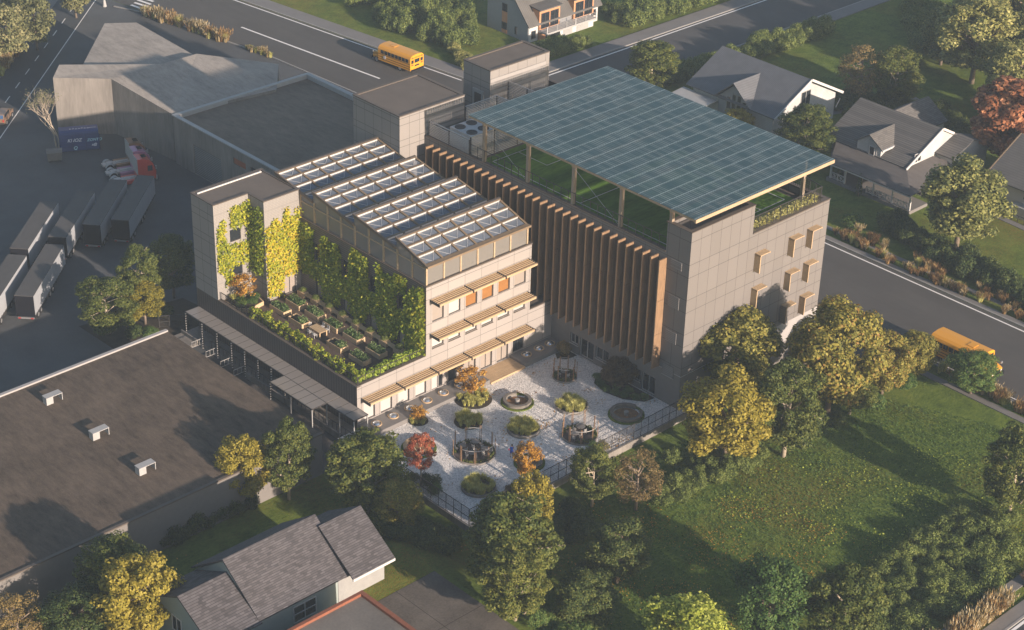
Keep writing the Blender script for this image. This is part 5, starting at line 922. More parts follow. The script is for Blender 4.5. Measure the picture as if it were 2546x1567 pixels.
def bus(x, y, ang, label):
    o = thing('school_bus', label, 'bus', (x, y, GZ), ang, 'yellow school buses'); L, w = 5.7, 1.22; my = bpy.data.materials.get('bus_yellow') or glassy('bus_yellow', (.66, .30, .018), .4, .5, coat=.3)
    pr = [(-w, .5), (-w, 2.05), (-w + .12, 2.3), (-w + .4, 2.46), (0, 2.53), (w - .4, 2.46), (w - .12, 2.3), (w, 2.05), (w, .5)]
    b = MB(); b.extrude([(0, a, c_) for a, c_ in pr], (L, 0, 0)); part('body', b, my, o, local=True, smooth=False)
    b = MB(); b.extrude([(L, -1.0, .5), (7.0, -.92, .5), (7.05, -.9, 1.05), (6.8, -.85, 1.28), (L, -.98, 1.42)], (0, .001, 0)); b = MB()
    vs = [(L, -1.05, .5), (L, 1.05, .5), (L, 1.0, 1.45), (L, -1.0, 1.45), (6.95, -.9, .5), (6.95, .9, .5), (6.95, .82, 1.12), (6.95, -.82, 1.12)]; b.add(vs, ((0, 4, 7, 3), (1, 2, 6, 5), (3, 7, 6, 2), (4, 5, 6, 7))); part('hood', b, my, o, local=True)
    b = MB(); b.box(6.95, 7.1, -1.1, 1.1, .38, .66); part('front_bumper', b, m_blackp, o, local=True); b = MB(); b.box(6.955, 6.985, -.5, .5, .68, 1.05); part('grille', b, m_blackp, o, local=True)
    b = MB(); b.box(L + .005, L + .03, -1.0, 1.0, 1.5, 2.1); part('windscreen', b, m_glass, o, local=True)
    for sy in (-1, 1):
        for k in range(8): b = MB(); x0 = .35 + k*.62; b.box(x0, x0 + .5, sy*w - .012, sy*w + .012, 1.5, 1.98); part('window', b, m_glass, o, local=True)
        b = MB(); 
        for z in (.72, 1.02, 1.36): b.box(.02, L, sy*(w + .006) - .008, sy*(w + .006) + .008, z, z + .05)
        part('stripe', b, m_blackp, o, local=True); b = MB(); b.box(6.6, 6.7, sy*1.1 - .12, sy*1.1 + .12, 1.3, 1.5); b.tube([(6.5, sy*.8, 1.15), (6.65, sy*1.05, 1.4)], .02, 4); part('mirror', b, m_rim, o, local=True)
        b = MB(); b.box(5.75, 6.65, sy*1.03 - .1, sy*1.03 + .1, .75, .95); part('fender', b, my, o, local=True)
        b = MB(); b.wheel((6.97, sy*.68, .86), .12, .03, 'x'); part('headlight', b, m_white, o, local=True)
    wheels(o, [(1.9, -1.05), (1.9, 1.05), (6.1, -.98), (6.1, .98)], .42, .26)
    b = MB(); b.box(-.1, .0, -1.15, 1.15, .42, .62); part('rear_bumper', b, m_blackp, o, local=True)
    for y0, y1, z0, z1 in ((-.45, .45, 1.42, 1.9), (-1.05, -.62, 1.42, 1.86), (.62, 1.05, 1.42, 1.86), (-.4, .4, .95, 1.15)): b = MB(); b.box(-.02, -.003, y0, y1, z0, z1); part('rear_window', b, m_glass, o, local=True)
    mr = bpy.data.materials.get('tail_red')
    for y, z, a in ((-.85, 1.22, .16), (.85, 1.22, .16), (-.85, 2.12, .14), (.85, 2.12, .14)): b = MB(); b.box(-.025, -.003, y - a, y + a, z - .07, z + .07); part('tail_light', b, mr, o, local=True)
    c = bpy.data.curves.new('lettering', 'FONT'); c.body = 'SCHOOL BUS'; c.size = .2; c.align_x = 'CENTER'; c.extrude = .003; c.materials.append(m_blackp); q = bpy.data.objects.new('lettering', c); COL.objects.link(q); q.parent = o; q.location = (-.012, 0, 2.05); q.rotation_euler = (R(90), 0, R(-90))
    b = MB(); b.box(3.6, 4.35, -.42, .42, 2.51, 2.56); part('roof_hatch', b, my, o, local=True)
    b = MB(); b.wheel((4.5, w + .03, 1.1), .24, .03, 'y', 8); part('stop_sign', b, m_white, o, local=True)
bus(-59.95, 58.65, 185.5, 'yellow school bus driving away at the top of the street'); bus(25.2, 51.25, 0, 'yellow school bus on the right street, half hidden by a small tree')
suv = thing('parked_car', 'brown off-road car driving away at the left edge', 'car', (-79.9, 11.2, GZ), 133.7); m_suv = glassy('suv_brown', (.22, .14, .09), .35, .5, coat=.3); b = MB(); b.extrude([(-1.6, -.75, .4), (1.9, -.75, .4), (1.95, -.75, .85), (1.0, -.75, .95), (-1.65, -.75, .95)], (0, 1.5, 0)); part('body', b, m_suv, suv, local=True); b = MB(); b.extrude([(-1.6, -.66, .95), (1.0, -.66, .95), (.5, -.66, 1.45), (-1.4, -.66, 1.45)], (0, 1.32, 0)); part('cabin', b, m_suv, suv, local=True)
b = MB(); b.extrude([(-1.63, -.58, 1.0), (-1.61, -.58, 1.0), (-1.44, -.58, 1.38), (-1.46, -.58, 1.38)], (0, 1.16, 0)); part('rear_window', b, glassy('blue_glass', (.05, .10, .2), .1), suv, local=True)
for sy in (-1, 1):
    b = MB(); b.extrude([(-1.3, sy*.665, 1.0), (.75, sy*.665, 1.0), (.42, sy*.665, 1.38), (-1.25, sy*.665, 1.38)], (0, sy*.01, 0)); part('side_window', b, m_glass, suv, local=True); b = MB(); b.box(-1.68, -1.64, sy*.6 - .09, sy*.6 + .09, .62, .88); part('tail_light', b, bpy.data.materials['tail_red'], suv, local=True)
b = MB(); b.box(-1.75, -1.6, -.7, .7, .35, .5); part('bumper', b, m_dark, suv, local=True); wheels(suv, [(-1.05, -.7), (-1.05, .7), (1.25, -.7), (1.25, .7)], .32, .22)
# ================================================================ HOUSES
def gable(mb, axis, a0, a1, b0, b1, ze0, zr, th=.14, ze1=None, br=None):
    """roof slab with ridge along axis between eaves b0 and b1"""
    ze1 = ze0 if ze1 is None else ze1; br = (b0 + b1) / 2 if br is None else br
    P = (lambda a, q, z: (a, q, z)) if axis == 'x' else (lambda a, q, z: (q, a, z))
    mb.extrude([P(a0, b0, ze0), P(a0, br, zr), P(a0, b1, ze1), P(a0, b1, ze1 - th), P(a0, br, zr - th*1.2), P(a0, b0, ze0 - th)], Vector(P(a1, 0, 0)) - Vector(P(a0, 0, 0)))
def body(mb, axis, a0, a1, b0, b1, ze0, zr, ze1=None, br=None, zg=GZ - 3):
    ze1 = ze0 if ze1 is None else ze1; br = (b0 + b1) / 2 if br is None else br
    P = (lambda a, q, z: (a, q, z)) if axis == 'x' else (lambda a, q, z: (q, a, z))
    mb.extrude([P(a0, b0, zg), P(a0, b0, ze0), P(a0, br, zr), P(a0, b1, ze1), P(a0, b1, zg)], Vector(P(a1, 0, 0)) - Vector(P(a0, 0, 0)))
def win(parent, axis, c, out, a0, a1, z0, z1, mull=1, bars=0, fr=None, name='window', gl=None):
    """window standing 3 cm proud of the wall: frame with pane"""
    f = MB(); w = .07
    def bx(p0, p1, q0, q1, d0=.0, d1=.06):
        lo, hi = sorted((c + out*d0, c + out*d1))
        f.box(lo, hi, p0, p1, q0, q1) if axis == 'x' else f.box(p0, p1, lo, hi, q0, q1)
    bx(a0, a0 + w, z0, z1); bx(a1 - w, a1, z0, z1); bx(a0 + w, a1 - w, z0, z0 + w); bx(a0 + w, a1 - w, z1 - w, z1)
    for k in range(1, mull + 1): q = a0 + (a1 - a0)*k/(mull + 1); bx(q - w/2, q + w/2, z0 + w, z1 - w)
    for k in range(1, bars + 1): q = z0 + (z1 - z0)*k/(bars + 1); bx(a0 + w, a1 - w, q - w/2, q + w/2, .01, .055)
    o = part(name, f, fr or m_white, parent); p = MB(); d = c + out*.025
    p.quad(*([(d, a0, z0), (d, a1, z0), (d, a1, z1), (d, a0, z1)] if axis == 'x' else [(a0, d, z0), (a1, d, z0), (a1, d, z1), (a0, d, z1)])); part('pane', p, gl or m_glass, o)
m_sh1 = shingle('slate_shingle', (.080, .075, .081), .38, .17); m_shg = shingle('grey_shingle', (.125, .118, .112), .22, .2); m_metal = ribbed('metal_sheet_roof', (.125, .128, .137), 'x', .22, .05, .72, .45); m_tile = ribbed('dark_tile_roof', (.115, .108, .10), 'y', .3, .05, .7, .6)
m_teal = M('teal_render', (.26, .30, .29), .85, .06); m_siding = ribbed('white_siding', (.45, .45, .45), 'z', .2, .03, .75, .6); m_whouse = M('white_house', (.50, .49, .48), .8, .05, 1, 8); m_greyr = M('grey_house_render', (.27, .275, .285), .85, .06); m_orange = M('orange_panel', (.50, .25, .13), .7, .08); m_porchr = roofing('porch_roof', (.105, .095, .09), .2, .25)
m_stonew = M('painted_brick', (.27, .27, .27), .85, .12, 1.2, 8); m_terra = M('terracotta_coping', (.21, .075, .042), .8, .2, 2, 8)
# near shingled house (bottom left of the lawn)
h = thing('shingled_house', 'near house with a worn grey shingle roof and teal walls', 'house', (13.3, -19, GZ)); b = MB(); gable(b, 'y', -23.75, -15.15, 9.0, 17.6, 1.85, 5.0); part('roof', b, m_sh1, h); b = MB(); body(b, 'y', -23.6, -15.3, 9.3, 17.25, 1.75, 4.75); part('wall', b, m_teal, h)
b = MB(); gable(b, 'y', -15.6, -11.5, 10.2, 18.35, 1.95, 4.62); part('roof', b, m_sh1, h); b = MB(); body(b, 'y', -16.2, -11.7, 10.5, 17.3, 1.85, 4.3); part('wall', b, m_stonew, h); b = MB(); gable(b, 'y', -28.0, -23.6, 9.4, 17.75, 1.75, 3.95); part('roof', b, m_sh1, h); b = MB(); body(b, 'y', -27.8, -23.6, 9.7, 17.3, 1.6, 3.75); part('wall', b, m_teal, h)
b = MB(); b.box(18.3, 18.4, -15.6, -11.5, 1.68, 1.9); part('fascia', b, m_white, h); win(h, 'x', 17.25, 1, -20.45, -18.3, -.7 + .35, 1.15, 1, 1); win(h, 'y', -27.8, -1, 12.4, 13.6, .2, 1.6, 1, 0)
h.location += Vector((2.59, -1.85, 2.4))
# flat garage
h = thing('flat_garage', 'flat roofed garage with a terracotta red coping at the bottom edge', 'garage', (24, -22, GZ)); b = MB(); b.box(20.9, 36, -36, -16.55, GZ, 2.3); part('wall', b, m_teal, h); b = MB(); b.box(21.05, 35.9, -35.9, -16.75, 2.3, 2.36); part('roof', b, m_slab, h); b = MB(); b.box(20.75, 21.05, -36.1, -16.4, 2.3, 2.6); b.box(21.05, 36.1, -16.75, -16.4, 2.3, 2.6); part('coping', b, m_terra, h)
h.location += Vector((2.3, -1.9, 2.4))
# white porch house (right, behind the street)
h = thing('porch_house', 'white sided house with a dark shingle roof, dormer and long railed porch', 'house', (-2, 78, GZ)); b = MB(); gable(b, 'x', -9.15, 2.45, 76.75, 89.0, 2.95, 6.05); part('roof', b, m_shg, h); b = MB(); body(b, 'x', -8.2, 2.2, 77.1, 88.7, 2.75, 5.75); part('wall', b, m_siding, h)
b = MB(); gable(b, 'y', 76.6, 81.4, -4.95, -.95, 3.95, 5.25, .12); d = part('dormer', b, m_shg, h); b = MB(); b.extrude([(-4.6, 76.85, 2.0), (-4.6, 76.85, 3.95), (-2.93, 76.85, 5.05), (-1.3, 76.85, 3.95), (-1.3, 76.85, 2.0)], (0, 2.2, 0)); part('dormer_wall', b, m_siding, d); b = MB(); b.box(-3.1, -1.85, 76.78, 76.84, 2.1, 4.6); part('dormer_panel', b, m_par, d); win(d, 'y', 76.78, -1, -2.85, -2.1, 2.85, 3.95, 0, 0)
b = MB(); b.extrude([(-1.0, 76.55, 3.78), (-.85, 76.55, 3.78), (-.85, 76.55, 3.98), (-1.0, 76.55, 3.98)], (0, 2.6, 0)); part('bargeboard', b, m_white, h); b = MB(); b.bar((2.5, 76.6, 2.85), (2.5, 82.9, 6.0), .1, .28); b.bar((2.5, 82.9, 6.0), (2.5, 85.2, 4.8), .1, .28); part('bargeboard', b, m_white, h); win(h, 'x', 2.2, 1, 78.3, 79.6, 3.0, 4.1, 1, 0)
b = MB(); gable(b, 'y', 83, 91.3, -8.6, -2.4, 3.0, 5.1, .12); part('rear_roof', b, m_shg, h); b = MB(); body(b, 'y', 88, 91.0, -8.3, -2.7, 2.9, 4.9); part('rear_wall', b, m_siding, h); b = MB(); gable(b, 'x', 2.25, 4.75, 82.2, 89.8, 3.25, 4.55, .12); part('side_roof', b, m_shg, h); b = MB(); body(b, 'x', 2.25, 4.5, 82.6, 89.4, 3.1, 4.4); part('side_wall', b, m_siding, h)
b = MB(); b.extrude([(-5.2, 72.85, 2.0), (5.95, 72.85, 2.0), (2.25, 77.0, 2.75), (-7.6, 77.0, 2.75)], (0, 0, .1)); b.extrude([(5.95, 72.85, 2.0), (5.95, 84, 2.0), (2.25, 82, 2.75), (2.25, 77.0, 2.75)], (0, 0, .1)); b.extrude([(-5.2, 72.85, 2.0), (-7.6, 77.0, 2.75), (-8.2, 77.0, 2.0)], (0, 0, .1)); part('porch_roof', b, m_porchr, h); b = MB(); b.box(-6, 5.6, 73.6, 77, GZ, -.2); part('porch_floor', b, m_walk, h); b = MB(); b.box(-5.3, 6, 72.85, 73.0, 1.85, 1.99); part('porch_beam', b, m_white, h)
for x in (-5.6, -3.6, -1.35, .4, 3.0, 5.4): b = MB(); b.box(x - .09, x + .09, 73.75, 73.93, -.2, 1.9); part('porch_post', b, m_white, h)
for x0, x1 in ((-5.5, -4.6), (-4.6, -3.7), (-.55, .35), (.5, 1.3), (1.3, 2.15), (2.15, 2.95), (3.05, 3.85), (3.85, 4.6), (4.6, 5.35)):
    b = MB(); y = 73.84; b.bar((x0, y, .55), (x1, y, .55), .08, .07); b.bar((x0, y, -.1), (x1, y, -.1), .07, .06); b.bar((x0, y, -.08), (x1, y, .52), .05, .05); b.bar((x0, y + .03, .52), (x1, y + .03, -.08), .05, .05); b.box(x0 - .05, x0 + .05, y - .05, y + .05, -.2, .62); b.bar(((x0+x1)/2, y + .01, -.08), ((x0+x1)/2, y + .01, .53), .05, .04); part('porch_rail', b, m_white, h)
for x in (-4.6, -.2, 2.2, 4): win(h, 'y', 77.05 if x < 2 else 77.0, -1, x, x + 1.2, .3, 1.6, 1, 0)
# metal roofed house
h = thing('metal_roof_house', 'house with a grey ribbed metal roof and big front gable behind the solar roof', 'house', (-23, 80, GZ)); b = MB(); gable(b, 'x', -29.9, -15.9, 75.9, 88.6, 2.95, 6.25); part('roof', b, m_metal, h); b = MB(); body(b, 'x', -29.2, -16.6, 76.5, 88.2, 2.75, 5.95); part('wall', b, m_siding, h); b = MB(); gable(b, 'y', 75.75, 81.0, -25.35, -19.55, 2.95, 5.45, .12); d = part('front_gable', b, m_metal, h)
b = MB(); b.extrude([(-24.9, 76.2, GZ), (-24.9, 76.2, 2.95), (-22.45, 76.2, 5.1), (-20.0, 76.2, 2.95), (-20.0, 76.2, GZ)], (0, .25, 0)); part('gable_wall', b, m_greyr, d)
for x in (-23.6, -22.8, -22.0, -21.2): win(d, 'y', 76.2, -1, x, x + .7, 1.7, 3.4 + (.5 if -23 < x < -21.5 else 0), 0, 0, m_par)
b = MB(); b.bar((-15.85, 75.8, 2.9), (-15.85, 82.25, 6.2), .1, .3); b.bar((-15.85, 82.25, 6.2), (-15.85, 88.7, 2.9), .1, .3); part('bargeboard', b, m_white, h); b = MB(); b.extrude([(-30.5, 73.4, 1.9), (-25, 73.4, 1.9), (-25, 76.2, 2.15), (-30.5, 76.2, 2.15)], (0, 0, .14)); part('porch_roof', b, m_par, h); win(h, 'x', -16.6, 1, 81.4, 83.2, 2.6, 4.6, 1, 0, m_par)
for x in (-30.2, -27.6, -25.2): b = MB(); b.box(x - .08, x + .08, 73.5, 73.66, GZ, 1.9); part('porch_post', b, m_white, h)
b = MB(); b.bar((-15.9, 88.3, 2.2), (-15.9, 87.6, 1.2), .08, .08); part('brace', b, m_white, h)
# house at the right edge
h = thing('edge_house', 'pale house with an overhanging gable at the right edge', 'house', (10.5, 84, GZ)); b = MB(); gable(b, 'x', 9.6, 24, 81.2, 94, 3.35, 6.6); part('roof', b, m_tile, h); b = MB(); body(b, 'x', 10.4, 23, 82.2, 93, 3.2, 6.3); part('wall', b, M('beige_render', (.40, .36, .32), .85, .06), h); win(h, 'x', 10.4, -1, 86.5, 88.5, 3.2, 4.4, 1, 0, m_par); win(h, 'y', 82.2, -1, 14.2, 15.6, 1.8, 3.0, 1, 0, m_par)
b = MB(); b.bar((9.55, 81.2, 3.25), (9.55, 87.6, 6.5), .12, .3); part('bargeboard', b, m_beam, h); b = MB(); b.box(13.5, 17, 81.0, 82.2, 1.2, 1.35); part('balcony', b, m_par, h)
railing('thin dark garden railing along the edge house', [(10.4, 81.4), (17, 81.2)], GZ, .8, .8, None); b = MB(); b.prism([(10.2, 81.4), (18, 80.9), (18, 80.0), (10.2, 80.6)], GZ - .05, GZ + .06); struct('terrace_path', b, m_walk)
# townhouse at the top
h = thing('townhouse', 'white and orange townhouse with dormers and a railed balcony at the top edge', 'house', (-58.3, 80, GZ)); b = MB(); body(b, 'y', 76.5, 89.6, -66.2, -58.3, 3.1, 6.6, 1.75, -62.5); part('wall', b, m_greyr, h); b = MB(); gable(b, 'y', 76.2, 90.0, -66.7, -57.85, 3.1, 6.9, .18, 1.75, -62.5); part('roof', b, m_tile, h)
b = MB(); b.box(-58.3, -58.2, 76.6, 78.2, GZ, 1.65); b.box(-58.3, -57.1, 81.3, 87.6, GZ, .55); b.box(-58.3, -58.2, 87.6, 89.5, GZ, 1.65); part('front_wall', b, m_whouse, h); b = MB(); b.box(-58.25, -56.5, 78.2, 87.6, .55, .8); part('balcony_floor', b, m_par, h)
b = MB(); 
for z in (1.0, 1.2, 1.4, 1.6): b.bar((-56.55, 78.3, z), (-56.55, 87.5, z), .04, .04)
part('balcony_rail', b, m_steel, h)
for y in (78.3, 80.1, 81.9, 83.6, 85.5, 87.5): b = MB(); b.box(-56.6, -56.5, y - .05, y + .05, .8, 1.68 if y in (78.3, 83.6, 87.5) else 1.6); part('rail_post', b, m_whouse if y in (78.3, 83.6, 87.5) else m_steel, h)
for y0, y1 in ((78.2, 82.0), (84.6, 88.4)):
    b = MB(); b.box(-61.5, -57.95, y0, y1, .85, 3.55); d = part('dormer', b, m_orange, h); b = MB(); b.extrude([(-63.2, y0 - .2, 4.05), (-57.6, y0 - .2, 3.55), (-57.6, y0 - .2, 3.7), (-63.2, y0 - .2, 4.2)], (0, y1 - y0 + .4, 0)); part('dormer_roof', b, m_tile, d); win(d, 'x', -57.95, 1, y0 + .3, y0 + 1.8, .95, 3.1, 1, 0, m_dark); win(d, 'x', -57.95, 1, y0 + 2.0, y1 - .3, .95, 3.1, 1, 0, m_dark)
for y0, y1 in ((81.9, 83.6), (84.4, 86.6)): b = MB(); b.box(-57.12, -57.06, y0, y1, GZ, .2); part('garage_door', b, m_par, h)
for z0, z1 in ((1.0, 2.5), (-.5, 0.0)): b = MB(); b.box(-63.3, -62.3, 76.44, 76.5, z0, z1); part('orange_panel', b, m_orange, h)
win(h, 'y', 76.5, -1, -63.3, -62.35, 2.5, 3.6, 0, 0, m_dark); win(h, 'y', 76.5, -1, -63.3, -62.35, 0.0, 1.0, 0, 0, m_dark); win(h, 'y', 76.5, -1, -60.8, -60.4, -.05, 1.0, 0, 0, m_dark); win(h, 'x', -58.2, 1, 77.0, 77.8, -.2, .9, 0, 0, m_dark); win(h, 'x', -58.2, 1, 88.2, 89.1, .3, 1.2, 0, 0, m_dark)
b = MB(); b.box(-58.28, -57.9, 78.3, 79.4, GZ, .5); part('entrance', b, m_orange, h); b = MB(); b.box(-60.6, -60.0, 78.6, 79.1, 4.5, 6.4); part('chimney', b, m_orange, h)
# ================================================================ TREES
TREES = [
('gold', 24.5, 21.2, 9.3, 3.8, 'big golden tree with a bare forked trunk at the block corner', None, 0),
('olive', 17.9, 29.8, 9.9, 4.1, 'tall bronze green tree close against the block wall below the window shades', None, 0),
('olive', 25.2, 34.7, 12.1, 3.9, 'tallest bronze green tree, covering the right end of the block wall', None, 1),
('plane', 27.2, 26.0, 10.6, 3.1, 'dark plane tree with pale branches between the golden tree and the lawn', None, 0),
('olive', 26.5, 41.1, 6.8, 2.4, 'yellowish round tree on a short trunk left of the small street trees', None, 2),
('olive', 26.6, 45.7, 5.4, 1.9, 'small round tree at the tail of the right bus', None, 0),
('green', 32.0, 47.3, 4.8, 2.4, 'small green tree in front of the right bus', None, 0),
('plane', 26.7, 36.0, 5.0, 2.2, 'low plane tree with a white trunk at the lawn edge', None, 1),
('plane', 45.5, 33.6, 9.3, 2.7, 'plane tree with bare pale limbs at the right edge', None, 2),
('green', 43.4, 4.2, 9.3, 2.9, 'fresh green tree on the lawn near the bottom edge', None, 0),
('plane', 47.1, 8.4, 8.8, 3.0, 'plane tree beside the bottom right shrubs', None, 3),
('lime', 40.8, -2.0, 6.8, 3.0, 'lime yellow tree cut off by the bottom edge', None, 0),
('dark', 32.5, -4.2, 5.8, 2.4, 'dark round tree at the bottom, right of the driveway', None, 0),
('dark', 30.0, 2.0, 6.2, 2.4, 'dark round tree alone on the shaded lawn', None, 1),
('plane', 26.4, -6.2, 10.2, 3.7, 'large spreading plane tree by the fence corner above the driveway', None, 0),
('plane', 30.2, -9.4, 7.2, 2.6, 'lower plane tree at the edge of the driveway', None, 2),
('gold', 22.4, -.4, 8.2, 1.9, 'golden tree top rising behind the large plane tree', None, 1),
('plane', 21.4, 7.9, 6.4, 1.9, 'slim plane tree in front of the courtyard fence', None, 1),
('brown', 24.2, 10.3, 6.5, 2.1, 'brownish thinning tree on the lawn by the shrub row', None, 0),
('plane', 9.8, -6.8, 8.4, 3.4, 'wide plane tree at the canopy end of the courtyard', None, 2),
('olive', 14.0, -7.2, 5.3, 1.9, 'small olive green tree below the courtyard fence', None, 1),
('gold', 1.6, -13.4, 6.9, 2.3, 'round yellow tree at the corner of the dark roof', None, 2),
('plane', 3.9, -10.6, 8.7, 2.05, 'slim plane tree beside the yellow tree at the dark roof corner', None, 3),
('plane', -29.4, -6.8, 6.4, 2.9, 'plane tree with a white trunk in the yard bed', None, 0),
('gold', -28.7, -3.1, 4.9, 2.0, 'yellow tree in the yard bed', None, 0),
('plane', -30.4, -2.4, 8.2, 1.9, 'plane tree behind the yellow tree in the yard bed', None, 1),
('dark', -31.2, 2.0, 7.6, 2.3, 'dark tree beside the stair tower in the yard', None, 0),
('gold', 12.4, -30.8, 8.7, 2.9, 'big yellow tree beside the shingled house', None, 1),
('plane', 8.5, -30.4, 8.4, 2.9, 'plane tree under the edge of the dark roof at the bottom left', None, 1),
('dark', 9.3, -34.0, 6.2, 2.6, 'dark green tree at the bottom left', None, 1),
('brown', 6.6, -37.7, 5.8, 2.2, 'bronze brown tree in the bottom left corner', None, 0),
('pale', -95.5, 21.1, 8.3, 2.6, 'pale dry tree beside the lane, nearest the car', 'pale trees along the lane', 0),
('pale', -96.9, 26.1, 7.9, 2.4, 'pale dry tree beside the lane, in the top left corner', 'pale trees along the lane', 1),
('pale', -104.3, 27.3, 8.6, 2.6, 'pale dry tree behind the lane trees, cut by the top edge', 'pale trees along the lane', 0),
('pale', -94.8, 15.6, 7.1, 2.2, 'pale dry tree at the left edge beside the lane', 'pale trees along the lane', 1),
('pale', -103.5, 36.0, 7.0, 2.2, 'small pale dry tree farthest up the lane', 'pale trees along the lane', 1),
('plane', -36.2, 76.5, 7.5, 3.3, 'plane tree behind the far corner of the solar roof by the side street', None, 2),
('gold', -20.6, 74.6, 4.0, 1.9, 'low yellow tree in front of the metal roof house', None, 2),
('plane', -10.8, 75.3, 7.5, 3.3, 'plane tree between the two houses across the street', None, 3),
('light', 14.0, 70.4, 11.1, 4.4, 'large sunlit yellow green tree before the porch house', None, 0),
('orange', 6.0, 92.4, 11.6, 5.0, 'large orange autumn tree at the right edge', None, 0),
('orange', 8.8, 88.4, 6.4, 1.7, 'small orange tree beneath the large orange tree', None, 0),
('brown', -17.4, 94.3, 8.4, 2.9, 'dark reddish brown tree behind the metal roof house', None, 0),
('plane', -14.3, 97.2, 8.4, 3.2, 'plane tree with a white stem behind the two houses', None, 0),
('light', -12.0, 110.7, 12.3, 5.0, 'tallest hazy light green tree near the top right corner', 'hazy tall trees in the top right', 0),
('light', -3.9, 108.0, 9.4, 3.8, 'hazy light green tree above the orange tree', 'hazy tall trees in the top right', 1),
('light', -14.8, 125.2, 11.0, 4.3, 'hazy light tree in the top right corner', 'hazy tall trees in the top right', 0),
('light', -18.3, 112.8, 8.0, 3.1, 'smaller hazy light tree left of the tallest one', 'hazy tall trees in the top right', 1),
('light', -8.2, 117.5, 10.6, 4.4, 'hazy light tree behind the tallest one, cut by the right edge', 'hazy tall trees in the top right', 1),
('light', -19.5, 122.0, 8.2, 3.4, 'hazy light tree at the top edge, left of the corner tree', 'hazy tall trees in the top right', 0),
('light', -1.5, 101.8, 6.8, 3.0, 'low hazy tree above the orange tree crown', 'hazy tall trees in the top right', 0),
]
for st, x, y, h, r, lab, grp, v in TREES: tree(st, x, y, h, r, lab, grp, v, hill(x, y))
tree('red', 10.4, -1.6, 5.7, 1.2, 'bright red tree inside the courtyard fence', z=0); tree('amber', 16.5, 4.95, 4.7, 1.15, 'thin yellow tree at the courtyard fence', z=0)
tree('rust', 2.6, 11.4, 3.3, 1.5, 'small orange tree on bare stems beside the rooflight ledge', z=0); tree('rust', -19.3, 2.2, 2.9, 1.35, 'small orange tree in the curved planter against the stair tower', z=ZT + .4); tree('rust', 2.5, 4.9, 1.7, .85, 'low yellow-brown bush tree in the small bed by the ledge', z=0)
PROTO[('plum', 0)] = None
def make_plum():
    tm, cm = make_tree('dark', 999); c2 = cm.copy(); c2.materials.clear(); c2.materials.append(LM['plum']); return tm, c2
PROTO[('plum', 0)] = make_plum(); tree('plum', 10.1, 22.9, 2.9, 1.75, 'dark plum coloured maple against the wall under the timber fins', z=0)
# bare tree at the container
bt = thing('bare_tree', 'almost leafless tree beside the blue container', 'tree', (-68.9, 11.9, GZ)); rd = random.Random(4); b = MB(); tips = []
def grow(p, d, L, r, n):
    q = p + d*L; b.tube([p, p + d*L*.5 + Vector((rd.uniform(-1, 1), rd.uniform(-1, 1), 0))*L*.06, q], [r, r*.85, r*.65], 5)
    if n == 0: tips.append(q); return
    for _ in range(2 if n > 2 else 3):
        e = (d + Vector((rd.uniform(-.6, .6), rd.uniform(-.6, .6), rd.uniform(-.1, .35)))).normalized(); grow(q, e, L * rd.uniform(.72, .9), r*.66, n - 1)
for dx in (-.18, .2): grow(Vector((dx, 0, 0)), Vector((dx*.5, rd.uniform(-.1, .1), 1)).normalized(), 1.75, .10, 6)
part('trunk', b, m_pale, bt, local=True); rng = np.random.default_rng(8); tp = np.array([tuple(t_) for t_ in tips]); P = np.vstack([tp + rng.normal(size=tp.shape)*.22 for _ in range(4)]); part('crown', cards('crown', P, sph(len(P)), .06, LM['pale']), None, bt, local=True)
for x, y, h_, lab in ((-4.6, 74.2, 2.6, 'slim dark cypress at the left end of the white porch'), (-1.0, 73.1, 2.8, 'slim dark cypress in the middle of the white porch')):
    rng = np.random.default_rng(int(h_*100)); n = 500; z = rng.uniform(0, 1, n); rr = .36*np.sqrt(np.clip(1 - z, .03, 1)) * np.minimum(1, z*6 + .4); a = rng.uniform(0, 6.28, n); P = np.column_stack([rr*np.cos(a), rr*np.sin(a), .1 + z*(h_ - .1)]); o = thing('cypress', lab, 'tree', (x, y, GZ)); part('crown', cards('crown', P, sph(n), .10, LM['dark']), None, o, local=True); b = MB(); b.tube([(0, 0, 0), (0, 0, .5)], .06, 5); part('trunk', b, m_bark, o, local=True)
# ---------------------------------------------------------------- shrubs
def mass(poly, n, r, label, group, seed, mat='shrub', h=1.25, mind=.75):
    g = np.random.default_rng(seed); pts = []; tries = 0
    while len(pts) < n and tries < 6000:
        tries += 1; p = poly_scatter(poly, 1, g)[0]
        if all((p[0]-q[0])**2 + (p[1]-q[1])**2 > (mind*r*1.3)**2 for q in pts): pts.append(p)
    for i, p in enumerate(pts): k = g.uniform(.75, 1.3); shrub(p[0], p[1], r*k, r*k*h*g.uniform(.8, 1.25), label, group, mat, hill(p[0], p[1]) - .05, k=i)
def row(pts, step, r, label, group, seed, mat='shrub', h=1.25, jit=.25, rows=1):
    g = np.random.default_rng(seed); P2 = [np.array(p, float) for p in pts]; i = 0
    for p, q in zip(P2[:-1], P2[1:]):
        L = np.linalg.norm(q - p); d = (q - p)/L; nn = np.array([-d[1], d[0]])
        for rw in range(rows):
            t_ = rw * step * .5
            while t_ < L: c = p + d*t_ + nn*rw*r*1.25 + g.normal(size=2)*jit*r; k = g.uniform(.8, 1.22); shrub(c[0], c[1], r*k, r*k*h*g.uniform(.85, 1.2), label, group, mat, k=i); i += 1; t_ += step
mass([(42.2, 29), (46.4, 33.8), (49.8, 28.5), (50.5, 25.4), (50.2, 16), (49.2, 10), (46.8, 12.6), (43.2, 17.5), (42.6, 22)], 54, 1.15, 'rounded clipped shrub in the wide mass at the bottom right', 'rounded shrubs at the bottom right', 1, h=1.0, mind=.85)
